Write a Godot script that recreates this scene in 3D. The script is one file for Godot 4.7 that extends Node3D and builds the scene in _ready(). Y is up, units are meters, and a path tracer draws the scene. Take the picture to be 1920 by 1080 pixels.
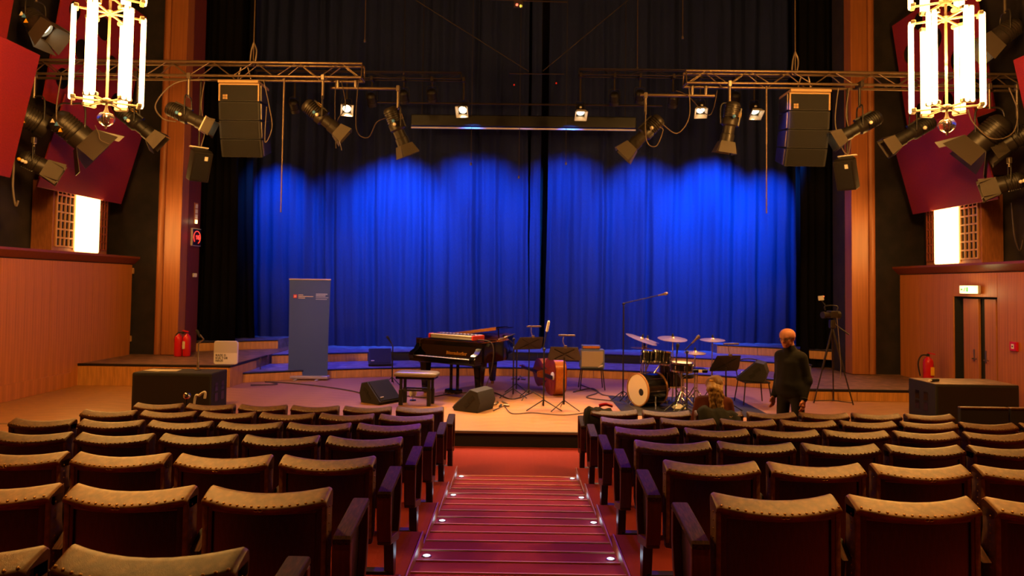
extends Node3D

# A concert hall seen from the raked stalls: y is up, the stage floor is y = 0, the stage lies towards -z ("d" below is -z).
const EYE := Vector3(0, 2.025, 0)
const F := 1240.0
const CY := 490.0
var cam_basis := Basis.from_euler(Vector3(atan(45.0 / F), atan(6.0 / F), 0.0135))
var names := {}
var M := {}

# ---------------------------------------------------------------- mesh builder
class Mb:
	var v := PackedVector3Array()
	var n := PackedVector3Array()
	var uv := PackedVector2Array()

	func tri(a, b, c, na, nb, nc, ua := Vector2.ZERO, ub := Vector2.ZERO, uc := Vector2.ZERO):
		if (b - a).cross(c - a).dot(na + nb + nc) > 0.0:
			v.append(a); v.append(c); v.append(b)
			n.append(na); n.append(nc); n.append(nb)
			uv.append(ua); uv.append(uc); uv.append(ub)
		else:
			v.append(a); v.append(b); v.append(c)
			n.append(na); n.append(nb); n.append(nc)
			uv.append(ua); uv.append(ub); uv.append(uc)

	func quad(a, b, c, d, na, nb, nc, nd, ua := Vector2(0, 0), ub := Vector2(1, 0), uc := Vector2(1, 1), ud := Vector2(0, 1)):
		tri(a, b, c, na, nb, nc, ua, ub, uc)
		tri(a, c, d, na, nc, nd, ua, uc, ud)

	func flat(a, b, c, d, nn):
		quad(a, b, c, d, nn, nn, nn, nn)

	func box(t: Transform3D, s: Vector3, bev := 0.0):
		var h = s / 2.0
		bev = minf(bev, minf(h.x, minf(h.y, h.z)) * 0.9)
		var ax = [Vector3.RIGHT, Vector3.UP, Vector3.BACK]
		var p = func(sx, sy, sz, face):
			var q = Vector3(sx * h.x, sy * h.y, sz * h.z)
			for k in 3:
				if k != face:
					q[k] -= [sx, sy, sz][k] * bev
			return t * q
		var nb = t.basis.orthonormalized()
		for f in 3:
			for s0 in [-1, 1]:
				var g = (f + 1) % 3
				var e = (f + 2) % 3
				var c = []
				for w in [[-1, -1], [1, -1], [1, 1], [-1, 1]]:
					var sg = [0, 0, 0]
					sg[f] = s0; sg[g] = w[0]; sg[e] = w[1]
					c.append(p.call(sg[0], sg[1], sg[2], f))
				flat(c[0], c[1], c[2], c[3], nb * (ax[f] * s0))
		if bev <= 0.0:
			return
		for f in 3:                                   # edges along axis f
			var g = (f + 1) % 3
			var e = (f + 2) % 3
			for sg in [-1, 1]:
				for se in [-1, 1]:
					var a = [0, 0, 0]
					a[g] = sg; a[e] = se; a[f] = -1
					var b = a.duplicate()
					b[f] = 1
					var ng = nb * (ax[g] * sg)
					var ne = nb * (ax[e] * se)
					quad(p.call(a[0], a[1], a[2], g), p.call(b[0], b[1], b[2], g), p.call(b[0], b[1], b[2], e), p.call(a[0], a[1], a[2], e), ng, ng, ne, ne)
		for sx in [-1, 1]:
			for sy in [-1, 1]:
				for sz in [-1, 1]:
					tri(p.call(sx, sy, sz, 0), p.call(sx, sy, sz, 1), p.call(sx, sy, sz, 2), nb * Vector3(sx, 0, 0), nb * Vector3(0, sy, 0), nb * Vector3(0, 0, sz))

	func loft(rings: Array, caps := true, closed := true):   # rings of equal length, joined smoothly
		var m = rings[0].size()
		var R = rings.size()
		var mid = []
		for r in rings:
			var c = Vector3.ZERO
			for q in r:
				c += q
			mid.append(c / m)
		var nr = []
		for i in R:
			var row = []
			for j in m:
				var j0 = (j - 1 + m) % m if closed else maxi(j - 1, 0)
				var j1 = (j + 1) % m if closed else mini(j + 1, m - 1)
				var du = rings[i][j1] - rings[i][j0]
				var dv = rings[mini(i + 1, R - 1)][j] - rings[maxi(i - 1, 0)][j]
				var q = du.cross(dv)
				if q.length_squared() < 1e-16:
					q = rings[i][j] - mid[i]
				q = q.normalized()
				row.append(q)
			nr.append(row)
		var sgn = 0.0
		for i in R:
			for j in m:
				sgn += nr[i][j].dot((rings[i][j] - mid[i]).normalized())
		if sgn < 0.0:
			for i in R:
				for j in m:
					nr[i][j] = -nr[i][j]
		for i in R - 1:
			for j in (m if closed else m - 1):
				var k = (j + 1) % m
				quad(rings[i][j], rings[i][k], rings[i + 1][k], rings[i + 1][j], nr[i][j], nr[i][k], nr[i + 1][k], nr[i + 1][j])
		if caps:
			for e in [0, R - 1]:
				var out = (mid[e] - mid[1 if e == 0 else R - 2]).normalized()
				for j in m:
					tri(mid[e], rings[e][j], rings[e][(j + 1) % m], out, out, out)

	func tube(pts: Array, r, seg := 8, caps := true):
		var rings = []
		var up = Vector3.UP
		var t0 = (pts[1] - pts[0]).normalized()
		if absf(t0.dot(up)) > 0.95:
			up = Vector3.RIGHT
		var side = t0.cross(up).normalized()
		for i in pts.size():
			var t = (pts[mini(i + 1, pts.size() - 1)] - pts[maxi(i - 1, 0)]).normalized()
			side = (side - t * side.dot(t)).normalized()
			var o = t.cross(side)
			var rr = r[i] if r is Array else r
			var ring = PackedVector3Array()
			for k in seg:
				var a = TAU * k / seg
				ring.append(pts[i] + (side * cos(a) + o * sin(a)) * rr)
			rings.append(ring)
		loft(rings, caps)

	func lathe(t: Transform3D, prof: Array, seg := 20, crease := 0.75):   # prof: Vector2(radius, height)
		var m = prof.size()
		var nrm = []
		for i in m - 1:
			var e = prof[i + 1] - prof[i]
			nrm.append(Vector2(e.y, -e.x).normalized() if e.length() > 1e-9 else Vector2(1, 0))
		var area = 0.0
		for i in m - 1:
			area += (prof[i].x + prof[i + 1].x) * (prof[i + 1].y - prof[i].y)
		if area < 0.0:
			for i in m - 1:
				nrm[i] = -nrm[i]
		var nb = t.basis.orthonormalized()
		for i in m - 1:
			var n0 = nrm[i]
			var n1 = nrm[i]
			if i > 0 and nrm[i - 1].dot(nrm[i]) > crease:
				n0 = (nrm[i - 1] + nrm[i]).normalized()
			if i < m - 2 and nrm[i + 1].dot(nrm[i]) > crease:
				n1 = (nrm[i + 1] + nrm[i]).normalized()
			for k in seg:
				var a = TAU * k / seg
				var b = TAU * (k + 1) / seg
				var P = func(q, w): return t * Vector3(q.x * cos(w), q.y, q.x * sin(w))
				var N = func(q, w): return nb * Vector3(q.x * cos(w), q.y, q.x * sin(w))
				quad(P.call(prof[i], a), P.call(prof[i], b), P.call(prof[i + 1], b), P.call(prof[i + 1], a), N.call(n0, a), N.call(n0, b), N.call(n1, b), N.call(n1, a))

	func prism(t: Transform3D, poly, depth: float, bev := 0.0, smooth := 0.8):   # poly in x, y; extruded along z about 0
		var pl = PackedVector2Array(poly)
		var m = pl.size()
		var area = 0.0
		for i in m:
			area += pl[i].cross(pl[(i + 1) % m])
		if area < 0.0:
			pl.reverse()
		var en = []
		for i in m:
			var e = pl[(i + 1) % m] - pl[i]
			en.append(Vector2(e.y, -e.x).normalized())
		var vn = []
		for i in m:
			vn.append((en[i] + en[(i - 1 + m) % m]).normalized())
		var nb = t.basis.orthonormalized()
		var hz = depth / 2.0
		var ins = PackedVector2Array()
		for i in m:
			ins.append(pl[i] - vn[i] * bev / maxf(0.4, vn[i].dot(en[i])))
		var idx = Geometry2D.triangulate_polygon(ins)
		for s in [-1.0, 1.0]:
			var nn = nb * Vector3(0, 0, s)
			for k in range(0, idx.size(), 3):
				var a = ins[idx[k]]; var b = ins[idx[k + 1]]; var c = ins[idx[k + 2]]
				tri(t * Vector3(a.x, a.y, s * hz), t * Vector3(b.x, b.y, s * hz), t * Vector3(c.x, c.y, s * hz), nn, nn, nn, a, b, c)
		for i in m:
			var j = (i + 1) % m
			var n0 = en[i]
			var n1 = en[i]
			if en[i].dot(en[(i - 1 + m) % m]) > smooth:
				n0 = vn[i]
			if en[i].dot(en[j]) > smooth:
				n1 = vn[j]
			var m0 = nb * Vector3(n0.x, n0.y, 0)
			var m1 = nb * Vector3(n1.x, n1.y, 0)
			var z = hz - bev
			quad(t * Vector3(pl[i].x, pl[i].y, -z), t * Vector3(pl[j].x, pl[j].y, -z), t * Vector3(pl[j].x, pl[j].y, z), t * Vector3(pl[i].x, pl[i].y, z), m0, m1, m1, m0)
			if bev > 0.0:
				for s in [-1.0, 1.0]:
					var nn = nb * Vector3(0, 0, s)
					quad(t * Vector3(pl[i].x, pl[i].y, s * z), t * Vector3(pl[j].x, pl[j].y, s * z), t * Vector3(ins[j].x, ins[j].y, s * hz), t * Vector3(ins[i].x, ins[i].y, s * hz), m0, m1, nn, nn)

	func ball(c: Vector3, r, seg := 12):
		var s = r if r is Vector3 else Vector3(r, r, r)
		var P = func(i, j):
			var a = PI * i / (seg / 2)
			var b = TAU * j / seg
			return Vector3(sin(a) * cos(b), cos(a), sin(a) * sin(b))
		for i in seg / 2:
			for j in seg:
				var q = [P.call(i, j), P.call(i, j + 1), P.call(i + 1, j + 1), P.call(i + 1, j)]
				var nn = q.map(func(x): return (x / s).normalized())
				quad(c + q[0] * s, c + q[1] * s, c + q[2] * s, c + q[3] * s, nn[0], nn[1], nn[2], nn[3])

	func grid(f: Callable, nu: int, nv: int, toward: Vector3):   # sheet f(u, v), smooth; normals on the side of "toward"
		var p = []
		for i in nu + 1:
			var row = PackedVector3Array()
			for j in nv + 1:
				row.append(f.call(float(i) / nu, float(j) / nv))
			p.append(row)
		var nn = []
		for i in nu + 1:
			var row = PackedVector3Array()
			for j in nv + 1:
				var q = (p[mini(i + 1, nu)][j] - p[maxi(i - 1, 0)][j]).cross(p[i][mini(j + 1, nv)] - p[i][maxi(j - 1, 0)]).normalized()
				row.append(q if q.dot(toward) >= 0.0 else -q)
			nn.append(row)
		for i in nu:
			for j in nv:
				quad(p[i][j], p[i + 1][j], p[i + 1][j + 1], p[i][j + 1], nn[i][j], nn[i + 1][j], nn[i + 1][j + 1], nn[i][j + 1],
					Vector2(float(i) / nu, float(j) / nv), Vector2(float(i + 1) / nu, float(j) / nv), Vector2(float(i + 1) / nu, float(j + 1) / nv), Vector2(float(i) / nu, float(j + 1) / nv))

	func add(o):
		v.append_array(o.v); n.append_array(o.n); uv.append_array(o.uv)

	func mesh() -> ArrayMesh:
		var a = []
		a.resize(Mesh.ARRAY_MAX)
		a[Mesh.ARRAY_VERTEX] = v
		a[Mesh.ARRAY_NORMAL] = n
		a[Mesh.ARRAY_TEX_UV] = uv
		var m = ArrayMesh.new()
		m.add_surface_from_arrays(Mesh.PRIMITIVE_TRIANGLES, a)
		return m

# ---------------------------------------------------------------- small helpers
func V(x, y, z) -> Vector3: return Vector3(x, y, z)
func T(p := Vector3.ZERO, e := Vector3.ZERO) -> Transform3D: return Transform3D(Basis.from_euler(e), p)
func aim(p: Vector3, dir: Vector3) -> Transform3D:      # local -z along dir
	return Transform3D(Basis.looking_at(dir, Vector3.UP if absf(dir.normalized().y) < 0.98 else Vector3.RIGHT), p)
func along(p: Vector3, dir: Vector3) -> Transform3D:    # local +y along dir
	var y = dir.normalized()
	var x = y.cross(Vector3.UP if absf(y.y) < 0.95 else Vector3.RIGHT).normalized()
	return Transform3D(Basis(x, y, x.cross(y)), p)
func ray(px, py) -> Vector3: return cam_basis * Vector3((px - 960.0) / F, -(py - CY) / F, -1.0)
func at(px, py, d) -> Vector3:                          # the point d metres before the eye that lies behind this point of the photograph
	var r = ray(px, py)
	return EYE + r * (d / -r.z)
func foot(px, py, y) -> Vector3:                        # the point of the level y behind this point of the photograph
	var r = ray(px, py)
	return EYE + r * ((y - EYE.y) / r.y)

func numbered(called: String) -> String:
	if not names.has(called):
		names[called] = 0
		return called
	names[called] += 1
	return "%s_%03d" % [called, names[called]]

func tag(o, label, category, group = "", kind = ""):
	if label: o.set_meta("label", label)
	if category: o.set_meta("category", category)
	if group: o.set_meta("group", group)
	if kind: o.set_meta("kind", kind)
	return o

func thing(called, label, category, p := Vector3.ZERO, turn := 0.0, group := "") -> Node3D:
	var o = Node3D.new()
	o.name = numbered(called)
	add_child(o)
	o.position = p
	o.rotation.y = turn
	return tag(o, label, category, group)

func part(parent, called, mb, mat, label := "") -> MeshInstance3D:
	var o = MeshInstance3D.new()
	o.name = called
	o.mesh = mb.mesh() if mb is Mb else mb
	o.material_override = mat
	parent.add_child(o, true)
	if label: o.set_meta("label", label)
	return o

func single(called, mb, mat, label, category, p := Vector3.ZERO, group := "", kind := "") -> MeshInstance3D:
	var o = MeshInstance3D.new()
	o.name = numbered(called)
	o.mesh = mb.mesh() if mb is Mb else mb
	o.material_override = mat
	add_child(o)
	o.position = p
	return tag(o, label, category, group, kind)

func struct(called, mb, mat, label := "", category := "") -> MeshInstance3D:
	return single(called, mb, mat, label, category, Vector3.ZERO, "", "structure")

func bx(p: Vector3, s: Vector3, bev := 0.0, e := Vector3.ZERO) -> Mb:
	var m = Mb.new()
	m.box(T(p, e), s, bev)
	return m

func tb(pts: Array, r, seg := 8) -> Mb:
	var m = Mb.new()
	m.tube(pts, r, seg)
	return m

func span(x0, x1, y0, y1, d0, d1, bev := 0.0) -> Mb:    # a block between these bounds, d measured towards the stage
	return bx(V((x0 + x1) / 2.0, (y0 + y1) / 2.0, -(d0 + d1) / 2.0), V(absf(x1 - x0), absf(y1 - y0), absf(d1 - d0)), bev)

func curve(pts: Array, steps := 8) -> Array:            # a smooth line through the points
	var out = []
	for i in pts.size() - 1:
		var a = pts[maxi(i - 1, 0)]
		var b = pts[i]
		var c = pts[i + 1]
		var e = pts[mini(i + 2, pts.size() - 1)]
		for k in steps:
			out.append(b.cubic_interpolate(c, a, e, float(k) / steps))
	out.append(pts[-1])
	return out

func lettering(parent, txt, h, mat, p: Vector3, e := Vector3.ZERO, depth := 0.002, font := "Droid Sans", called := "lettering"):
	var tm = TextMesh.new()
	var sf = SystemFont.new()
	sf.font_names = PackedStringArray([font])
	sf.font_weight = 700
	tm.font = sf
	tm.text = txt
	tm.font_size = 32
	tm.pixel_size = h / 24.0
	tm.depth = depth
	tm.horizontal_alignment = HORIZONTAL_ALIGNMENT_LEFT
	tm.vertical_alignment = VERTICAL_ALIGNMENT_CENTER
	var o = part(parent, called, tm, mat)
	o.position = p
	o.rotation = e
	return o

# ---------------------------------------------------------------- materials
func noise(freq: float, sd: int, lo: float, hi: float, oct := 4, normal := false, size := 512) -> NoiseTexture2D:
	var t = NoiseTexture2D.new()
	var fn = FastNoiseLite.new()
	fn.seed = sd
	fn.noise_type = FastNoiseLite.TYPE_SIMPLEX_SMOOTH
	fn.frequency = freq
	fn.fractal_octaves = oct
	t.noise = fn
	t.width = size
	t.height = size
	t.seamless = true
	if normal:
		t.as_normal_map = true
		t.bump_strength = 4.0
	else:
		var g = Gradient.new()
		g.set_color(0, Color(lo, lo, lo))
		g.set_color(1, Color(hi, hi, hi))
		t.color_ramp = g
	return t

func mat(called: String, c: Color, rough := 0.6, metal := 0.0, tex = null, scale := Vector3.ONE, bump := 0.0, btex = null) -> StandardMaterial3D:
	var m = StandardMaterial3D.new()
	m.resource_name = called
	m.albedo_color = c
	m.roughness = rough
	m.metallic = metal
	if tex or btex:
		m.uv1_triplanar = true
		m.uv1_triplanar_sharpness = 4.0
		m.uv1_scale = scale
	if tex: m.albedo_texture = tex
	if btex:
		m.heightmap_enabled = true
		m.heightmap_texture = btex
		m.heightmap_scale = bump
	M[called] = m
	return m

func glow(called: String, c: Color, k: float) -> StandardMaterial3D:
	var m = mat(called, Color(0.9, 0.9, 0.88), 0.4)
	m.emission_enabled = true
	m.emission = c
	m.emission_energy_multiplier = k
	return m

func make_materials():
	var grain = noise(0.012, 3, 0.78, 1.0, 5)
	var grain2 = noise(0.02, 11, 0.35, 1.0, 4)
	var fine = noise(0.06, 5, 0.72, 1.0, 3)
	var blotch = noise(0.008, 21, 0.62, 1.0, 4)
	var speck = noise(0.16, 8, 0.0, 1.0, 2)
	mat("wall_wood", Color("c87a3c"), 0.5, 0.0, grain, V(5, 0.06, 5))
	mat("pillar_wood", Color("b06a38"), 0.45, 0.0, grain, V(5, 0.08, 5))
	mat("ledge_wood", Color("8d4524"), 0.4, 0.0, grain, V(0.5, 8, 8))
	mat("riser_wood", Color("d89a4e"), 0.5, 0.0, grain, V(4, 0.3, 4))
	mat("stage_wood", Color("b8824e"), 0.42, 0.0, grain, V(0.3, 4, 4), 0.1, speck)
	mat("tread", Color("96705a"), 0.5, 0.0, blotch, V(1, 1, 1))
	mat("step_top", Color("88829a"), 0.5, 0.0, blotch, V(1, 1, 1))
	mat("jamb", Color("6e2a22"), 0.6, 0.0, grain, V(6, 0.3, 6))
	mat("dark_wall", Color("2b211b"), 0.85, 0.0, blotch, V(0.6, 0.6, 0.6))
	mat("black_wall", Color("15120f"), 0.9)
	mat("ceiling", Color("2a241f"), 0.9)
	mat("red_panel", Color("8e101e"), 0.7, 0.0, fine, V(1.5, 1.5, 1.5))
	mat("carpet", Color("a52018"), 0.95, 0.0, speck, V(6, 6, 6), 0.25, speck)
	M.carpet.albedo_texture = fine
	mat("aisle_carpet", Color("b41e3c"), 0.9, 0.0, fine, V(5, 5, 5), 0.2, speck)
	mat("batten", Color("dc9a70"), 0.5, 0.1)
	mat("nosing", Color("84402a"), 0.45)
	mat("black_nosing", Color("120e0c"), 0.5)
	mat("chair_wood", Color("30100a"), 0.36, 0.0, grain2, V(7, 0.8, 7))
	M.chair_wood.clearcoat_enabled = true
	M.chair_wood.clearcoat = 0.2
	M.chair_wood.clearcoat_roughness = 0.3
	mat("chair_edge", Color("5a2212"), 0.5, 0.0, grain, V(4, 0.5, 4))
	M.chair_edge.metallic_specular = 0.3
	mat("arm_wood", Color("4a2414"), 0.62, 0.0, grain2, V(6, 6, 1.2))
	M.arm_wood.metallic_specular = 0.25
	mat("leather", Color("704a26"), 0.4, 0.0, blotch, V(5, 5, 5), 0.08, speck)
	mat("pale_brass", Color("a8967a"), 0.35, 0.7)
	mat("brass", Color("8f6a34"), 0.35, 0.9)
	mat("cast_iron", Color("241a14"), 0.5, 0.3)
	mat("curtain", Color("061c52"), 0.85, 0.0, fine, V(3, 0.4, 3))
	mat("black_drape", Color("0b0a0a"), 0.95)
	M.black_drape.metallic_specular = 0.2
	mat("black_satin", Color("121110"), 0.45)
	mat("black_matt", Color("1a1816"), 0.75)
	mat("grille", Color("241f1a"), 0.8, 0.2, speck, V(14, 14, 14))
	mat("cabinet_edge", Color("a8875a"), 0.6)
	mat("lamp_body", Color("2e2822"), 0.45, 0.3)
	mat("lamp_dark", Color("1c1916"), 0.5, 0.3)
	mat("barn", Color("4a4034"), 0.65, 0.2)
	mat("barn_white", Color("d8cfc0"), 0.6)
	mat("steel", Color("8a7a68"), 0.35, 0.8)
	mat("truss", Color("6e5a44"), 0.4, 0.7)
	mat("dark_truss", Color("30261e"), 0.5, 0.5)
	mat("chrome", Color("d0d0d0"), 0.15, 1.0)
	mat("cable", Color("3a2a20"), 0.6)
	mat("pale_cable", Color("6a5a4a"), 0.6)
	mat("tag_blue", Color("4a8ad0"), 0.5)
	mat("tag_white", Color("e8e0d4"), 0.5)
	mat("tag_yellow", Color("f0b020"), 0.5)
	mat("tag_red", Color("e03020"), 0.5)
	mat("piano", Color("060606"), 0.12)
	M.piano.clearcoat_enabled = true
	M.piano.clearcoat = 0.15
	M.piano.metallic_specular = 0.4
	M.piano.clearcoat_roughness = 0.05
	mat("ivory", Color("f0e4c4"), 0.3)
	mat("ebony", Color("0a0a0a"), 0.3)
	mat("gold", Color("d0a040"), 0.3, 0.9)
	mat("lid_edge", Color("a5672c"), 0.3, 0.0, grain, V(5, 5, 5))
	mat("synth_red", Color("c02c18"), 0.35)
	mat("synth_grey", Color("9a9690"), 0.5)
	mat("bench_leather", Color("7a7064"), 0.35)
	mat("banner_blue", Color("385078"), 0.7)
	mat("aluminium", Color("b8b0a8"), 0.4, 0.6)
	mat("logo_red", Color("e0402a"), 0.6)
	mat("print_pale", Color("a8b4c4"), 0.7)
	mat("print_white", Color("e6e2da"), 0.7)
	mat("sign_grey", Color("c0bcb8"), 0.5)
	mat("print_dark", Color("26221e"), 0.7)
	mat("paper", Color("d8c8a8"), 0.8)
	mat("ext_red", Color("c8141c"), 0.3)
	mat("black_rubber", Color("141312"), 0.8)
	mat("bass_wood", Color("8a2e10"), 0.2, 0.0, grain, V(2, 2, 9))
	mat("bass_rib", Color("c8742c"), 0.2, 0.0, grain, V(9, 2, 2))
	mat("bass_ebony", Color("15100c"), 0.35)
	mat("drum_black", Color("100d0b"), 0.2)
	mat("drum_head", Color("e8d6ae"), 0.6)
	mat("hoop", Color("b07a3c"), 0.4)
	mat("cymbal", Color("c0a060"), 0.28, 0.9)
	mat("tolex", Color("64707c"), 0.7)
	mat("amp_cloth", Color("c8b890"), 0.85, 0.0, fine, V(20, 20, 20))
	mat("amp_orange", Color("c87828"), 0.5)
	mat("skin", Color("c88468"), 0.55)
	M.skin.subsurf_scatter_enabled = true
	M.skin.subsurf_scatter_strength = 0.15
	mat("lips", Color("a85a4c"), 0.5)
	mat("sweater", Color("12110f"), 0.9)
	mat("trousers", Color("1a191c"), 0.85)
	mat("hair", Color("dca860"), 0.5, 0.0, grain2, V(14, 2, 14))
	mat("hair_dark", Color("a8743c"), 0.55, 0.0, grain2, V(14, 2, 14))
	mat("brown_top", Color("5e2414"), 0.9)
	mat("glass_ball", Color(1, 1, 1, 0.03), 0.02)
	M.glass_ball.refraction_enabled = true
	M.glass_ball.refraction_scale = 0.05
	mat("clock_face", Color("141824"), 0.3)
	mat("white_plastic", Color("d0ccc4"), 0.5)
	mat("green", Color("20a050"), 0.5)
	mat("sconce_wood", Color("a8683c"), 0.45, 0.0, grain, V(4, 0.6, 4))
	mat("sconce_pale", Color("b88a58"), 0.5)
	mat("door_wood", Color("c47a42"), 0.45, 0.0, grain, V(5, 0.06, 5))
	glow("tube_glow", Color(1.0, 0.80, 0.50), 9.0)
	glow("sconce_glow", Color(1.0, 0.80, 0.50), 4.5)
	glow("lens_glow", Color(1.0, 0.95, 0.78), 6.0)
	glow("led_white", Color(0.85, 0.95, 1.0), 3.0)
	glow("led_red", Color(1.0, 0.06, 0.04), 2.0)
	glow("led_blue", Color(0.15, 0.4, 1.0), 2.0)
	glow("sign_glow", Color(1.0, 0.92, 0.62), 1.3)
	glow("led_pink", Color(1.0, 0.2, 0.25), 1.2)
	glow("led_yellow", Color(0.9, 0.9, 0.2), 1.0)

func spot(p: Vector3, to: Vector3, c: Color, e: float, angle: float, soft := 0.6, size := 0.08, parent = self, called := "spot_light"):
	var l = SpotLight3D.new()
	l.name = called
	l.light_color = c
	l.light_energy = e
	l.spot_range = 40.0
	l.spot_attenuation = 2.0
	l.spot_angle = angle
	l.spot_angle_attenuation = soft
	l.light_size = size
	l.shadow_enabled = true
	parent.add_child(l, true)
	var x = Transform3D(Basis.looking_at(to - p, Vector3.UP if absf((to - p).normalized().y) < 0.98 else Vector3.RIGHT), p)
	l.transform = x if parent == self else parent.transform.affine_inverse() * x
	return l

func omni(p: Vector3, c: Color, e: float, size := 0.3, parent = self):
	var l = OmniLight3D.new()
	l.name = "omni_light"
	l.light_color = c
	l.light_energy = e
	l.omni_range = 40.0
	l.omni_attenuation = 2.0
	l.light_size = size
	l.shadow_enabled = true
	parent.add_child(l, true)
	l.position = p
	return l

func setup_view():
	var cam = Camera3D.new()
	cam.name = "camera"
	add_child(cam)
	var at_p = CameraAttributesPhysical.new()
	at_p.frustum_focus_distance = 3.9
	at_p.frustum_focal_length = 24.0
	at_p.frustum_near = 0.1
	at_p.frustum_far = 100.0
	at_p.exposure_aperture = 3.5
	cam.attributes = at_p
	cam.set_frustum(0.1 * 1080.0 / F, Vector2(0, -0.1 * 50.0 / F), 0.1, 100.0)
	cam.transform = Transform3D(cam_basis, EYE)
	cam.current = true
	var we = WorldEnvironment.new()
	we.name = "environment"
	var e = Environment.new()
	e.background_mode = Environment.BG_COLOR
	e.background_color = Color.BLACK
	e.tonemap_mode = Environment.TONE_MAPPER_LINEAR
	e.tonemap_exposure = 1.0
	e.sdfgi_enabled = true
	e.ssao_enabled = true
	e.ssil_enabled = true
	we.environment = e
	add_child(we)

const WARM := Color(1.0, 0.70, 0.33)
const STAGE := Color(1.0, 0.78, 0.53)
const BLUE := Color(0.0, 0.42, 1.0)

func house_light():
	# the lamps of the hall behind and above the camera: chandeliers like the two in view, and downlights over the stalls
	for x in [-4.7, 4.8]:
		omni(V(x, 4.9, 1.5), WARM, 1.6)
		spot(V(x * 0.52, 8.6, -2.6), V(x * 0.46, 0, -3.2), WARM, 95.0, 13.0, 1.0)
	# the blue floods along the rear bar, shining steeply down the backdrop, and their spill on the stage floor
	var k = 0
	for x in [-6.1, -3.1, -1.05, 1.25, 3.3, 4.95, 6.4]:
		var e = [50.0, 85.0, 60.0, 46.0, 52.0, 95.0, 56.0][k]
		spot(V(x, 5.85, -14.6 if absf(x) < 1.5 else -15.0), V(x, 3.7, -17.0), BLUE, e * 1.45, 27.0 if absf(x) > 5.5 else 35.0, 1.0)
		k += 1
	spot(V(-4.7, 5.85, -14.95), V(-4.7, 3.2, -17.0), BLUE, 30.0, 30.0, 1.0)
	for x in [-4.0, 0.2, 4.2]:
		spot(V(x, 5.85, -14.9), V(x, 2.2, -17.0), BLUE, 4.0, 44.0, 1.0)
	for x in [-4.6, 0.3, 4.8]:
		spot(V(x, 6.2, -14.9), V(x, 0.2, -15.5), Color(0.16, 0.3, 1.0), 34.0, 22.0, 1.0)
	# the coloured floods of the rear bar that reach down the aisle
	spot(V(-0.6, 5.9, -13.8), V(-0.1, -0.1, -5.2), Color(0.62, 0.2, 1.0), 17.0, 13.0, 1.0)
	spot(V(0.9, 5.9, -13.8), V(0.2, 0.2, -4.2), Color(0.62, 0.2, 1.0), 13.0, 13.0, 1.0)
	# blue wash from the near trusses across the middle of the stage
	spot(V(-3.6, 5.3, -10.8), V(-3.6, 0.4, -13.6), Color(0.34, 0.36, 1.0), 11.0, 26.0, 1.0)
	spot(V(0.2, 5.6, -10.9), V(0.2, 0.0, -13.8), Color(0.3, 0.3, 1.0), 4.0, 24.0, 1.0)
	spot(V(4.4, 5.3, -10.8), V(4.2, 0.2, -13.4), Color(0.34, 0.32, 1.0), 5.0, 24.0, 1.0)
	spot(V(-3.0, 6.0, -14.6), V(-2.2, 0, -13.6), Color(0.24, 0.16, 1.0), 30.0, 40.0, 1.0)
	spot(V(3.2, 6.0, -14.6), V(3.0, 0, -14.2), Color(0.24, 0.16, 1.0), 30.0, 40.0, 1.0)

func wood_panels(parent, x: float, sgn: float, y0: float, y1: float, edges: Array, m, called := "panel"):
	for i in edges.size() - 1:
		part(parent, called, span(x, x - sgn * 0.03, y0, y1, edges[i] + 0.003, edges[i + 1] - 0.003, 0.004), m)

func fold_sheet(x0: float, x1: float, y0: float, y1: float, d: float, sd: int, amp := 0.055, pitch := 0.27, flare := 0.0) -> Mb:
	var fn = FastNoiseLite.new()
	fn.seed = sd
	fn.frequency = 0.35
	var fine = FastNoiseLite.new()
	fine.seed = sd + 7
	fine.frequency = 1.6
	var m = Mb.new()
	m.grid(func(u, v):
		var x = lerpf(x0, x1, u)
		var y = lerpf(y1, y0, v)
		var ph = x / pitch * TAU + 3.0 * fn.get_noise_2d(x * 2.0, y * 0.08 + 5.0)
		var a = amp * (0.35 + 0.9 * absf(fn.get_noise_2d(x * 3.0, 40.0))) * (0.75 + 0.35 * v)
		var z = a * sin(ph) + 0.5 * a * sin(ph * 0.47 + 1.3) + 0.05 * fine.get_noise_2d(x, y * 0.12) + 0.16 * (amp / 0.08) * fn.get_noise_2d(x * 1.5 + 30.0, y * 0.1)
		return V(x + 0.02 * fine.get_noise_2d(x * 0.6, y * 0.3 + 9.0) + flare * v * v * v, y, -d + z), int(absf(x1 - x0) / 0.022), 16, Vector3.BACK)
	return m

func arc_pts(R: float, a0: float, a1: float, n: int) -> Array:   # points of an arc of the choir steps, seen from above (x, d)
	var out = []
	for i in n + 1:
		var a = lerpf(a0, a1, float(i) / n)
		out.append(Vector2(0.05 + R * sin(a), 4.2 + R * cos(a)))
	return out

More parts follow.
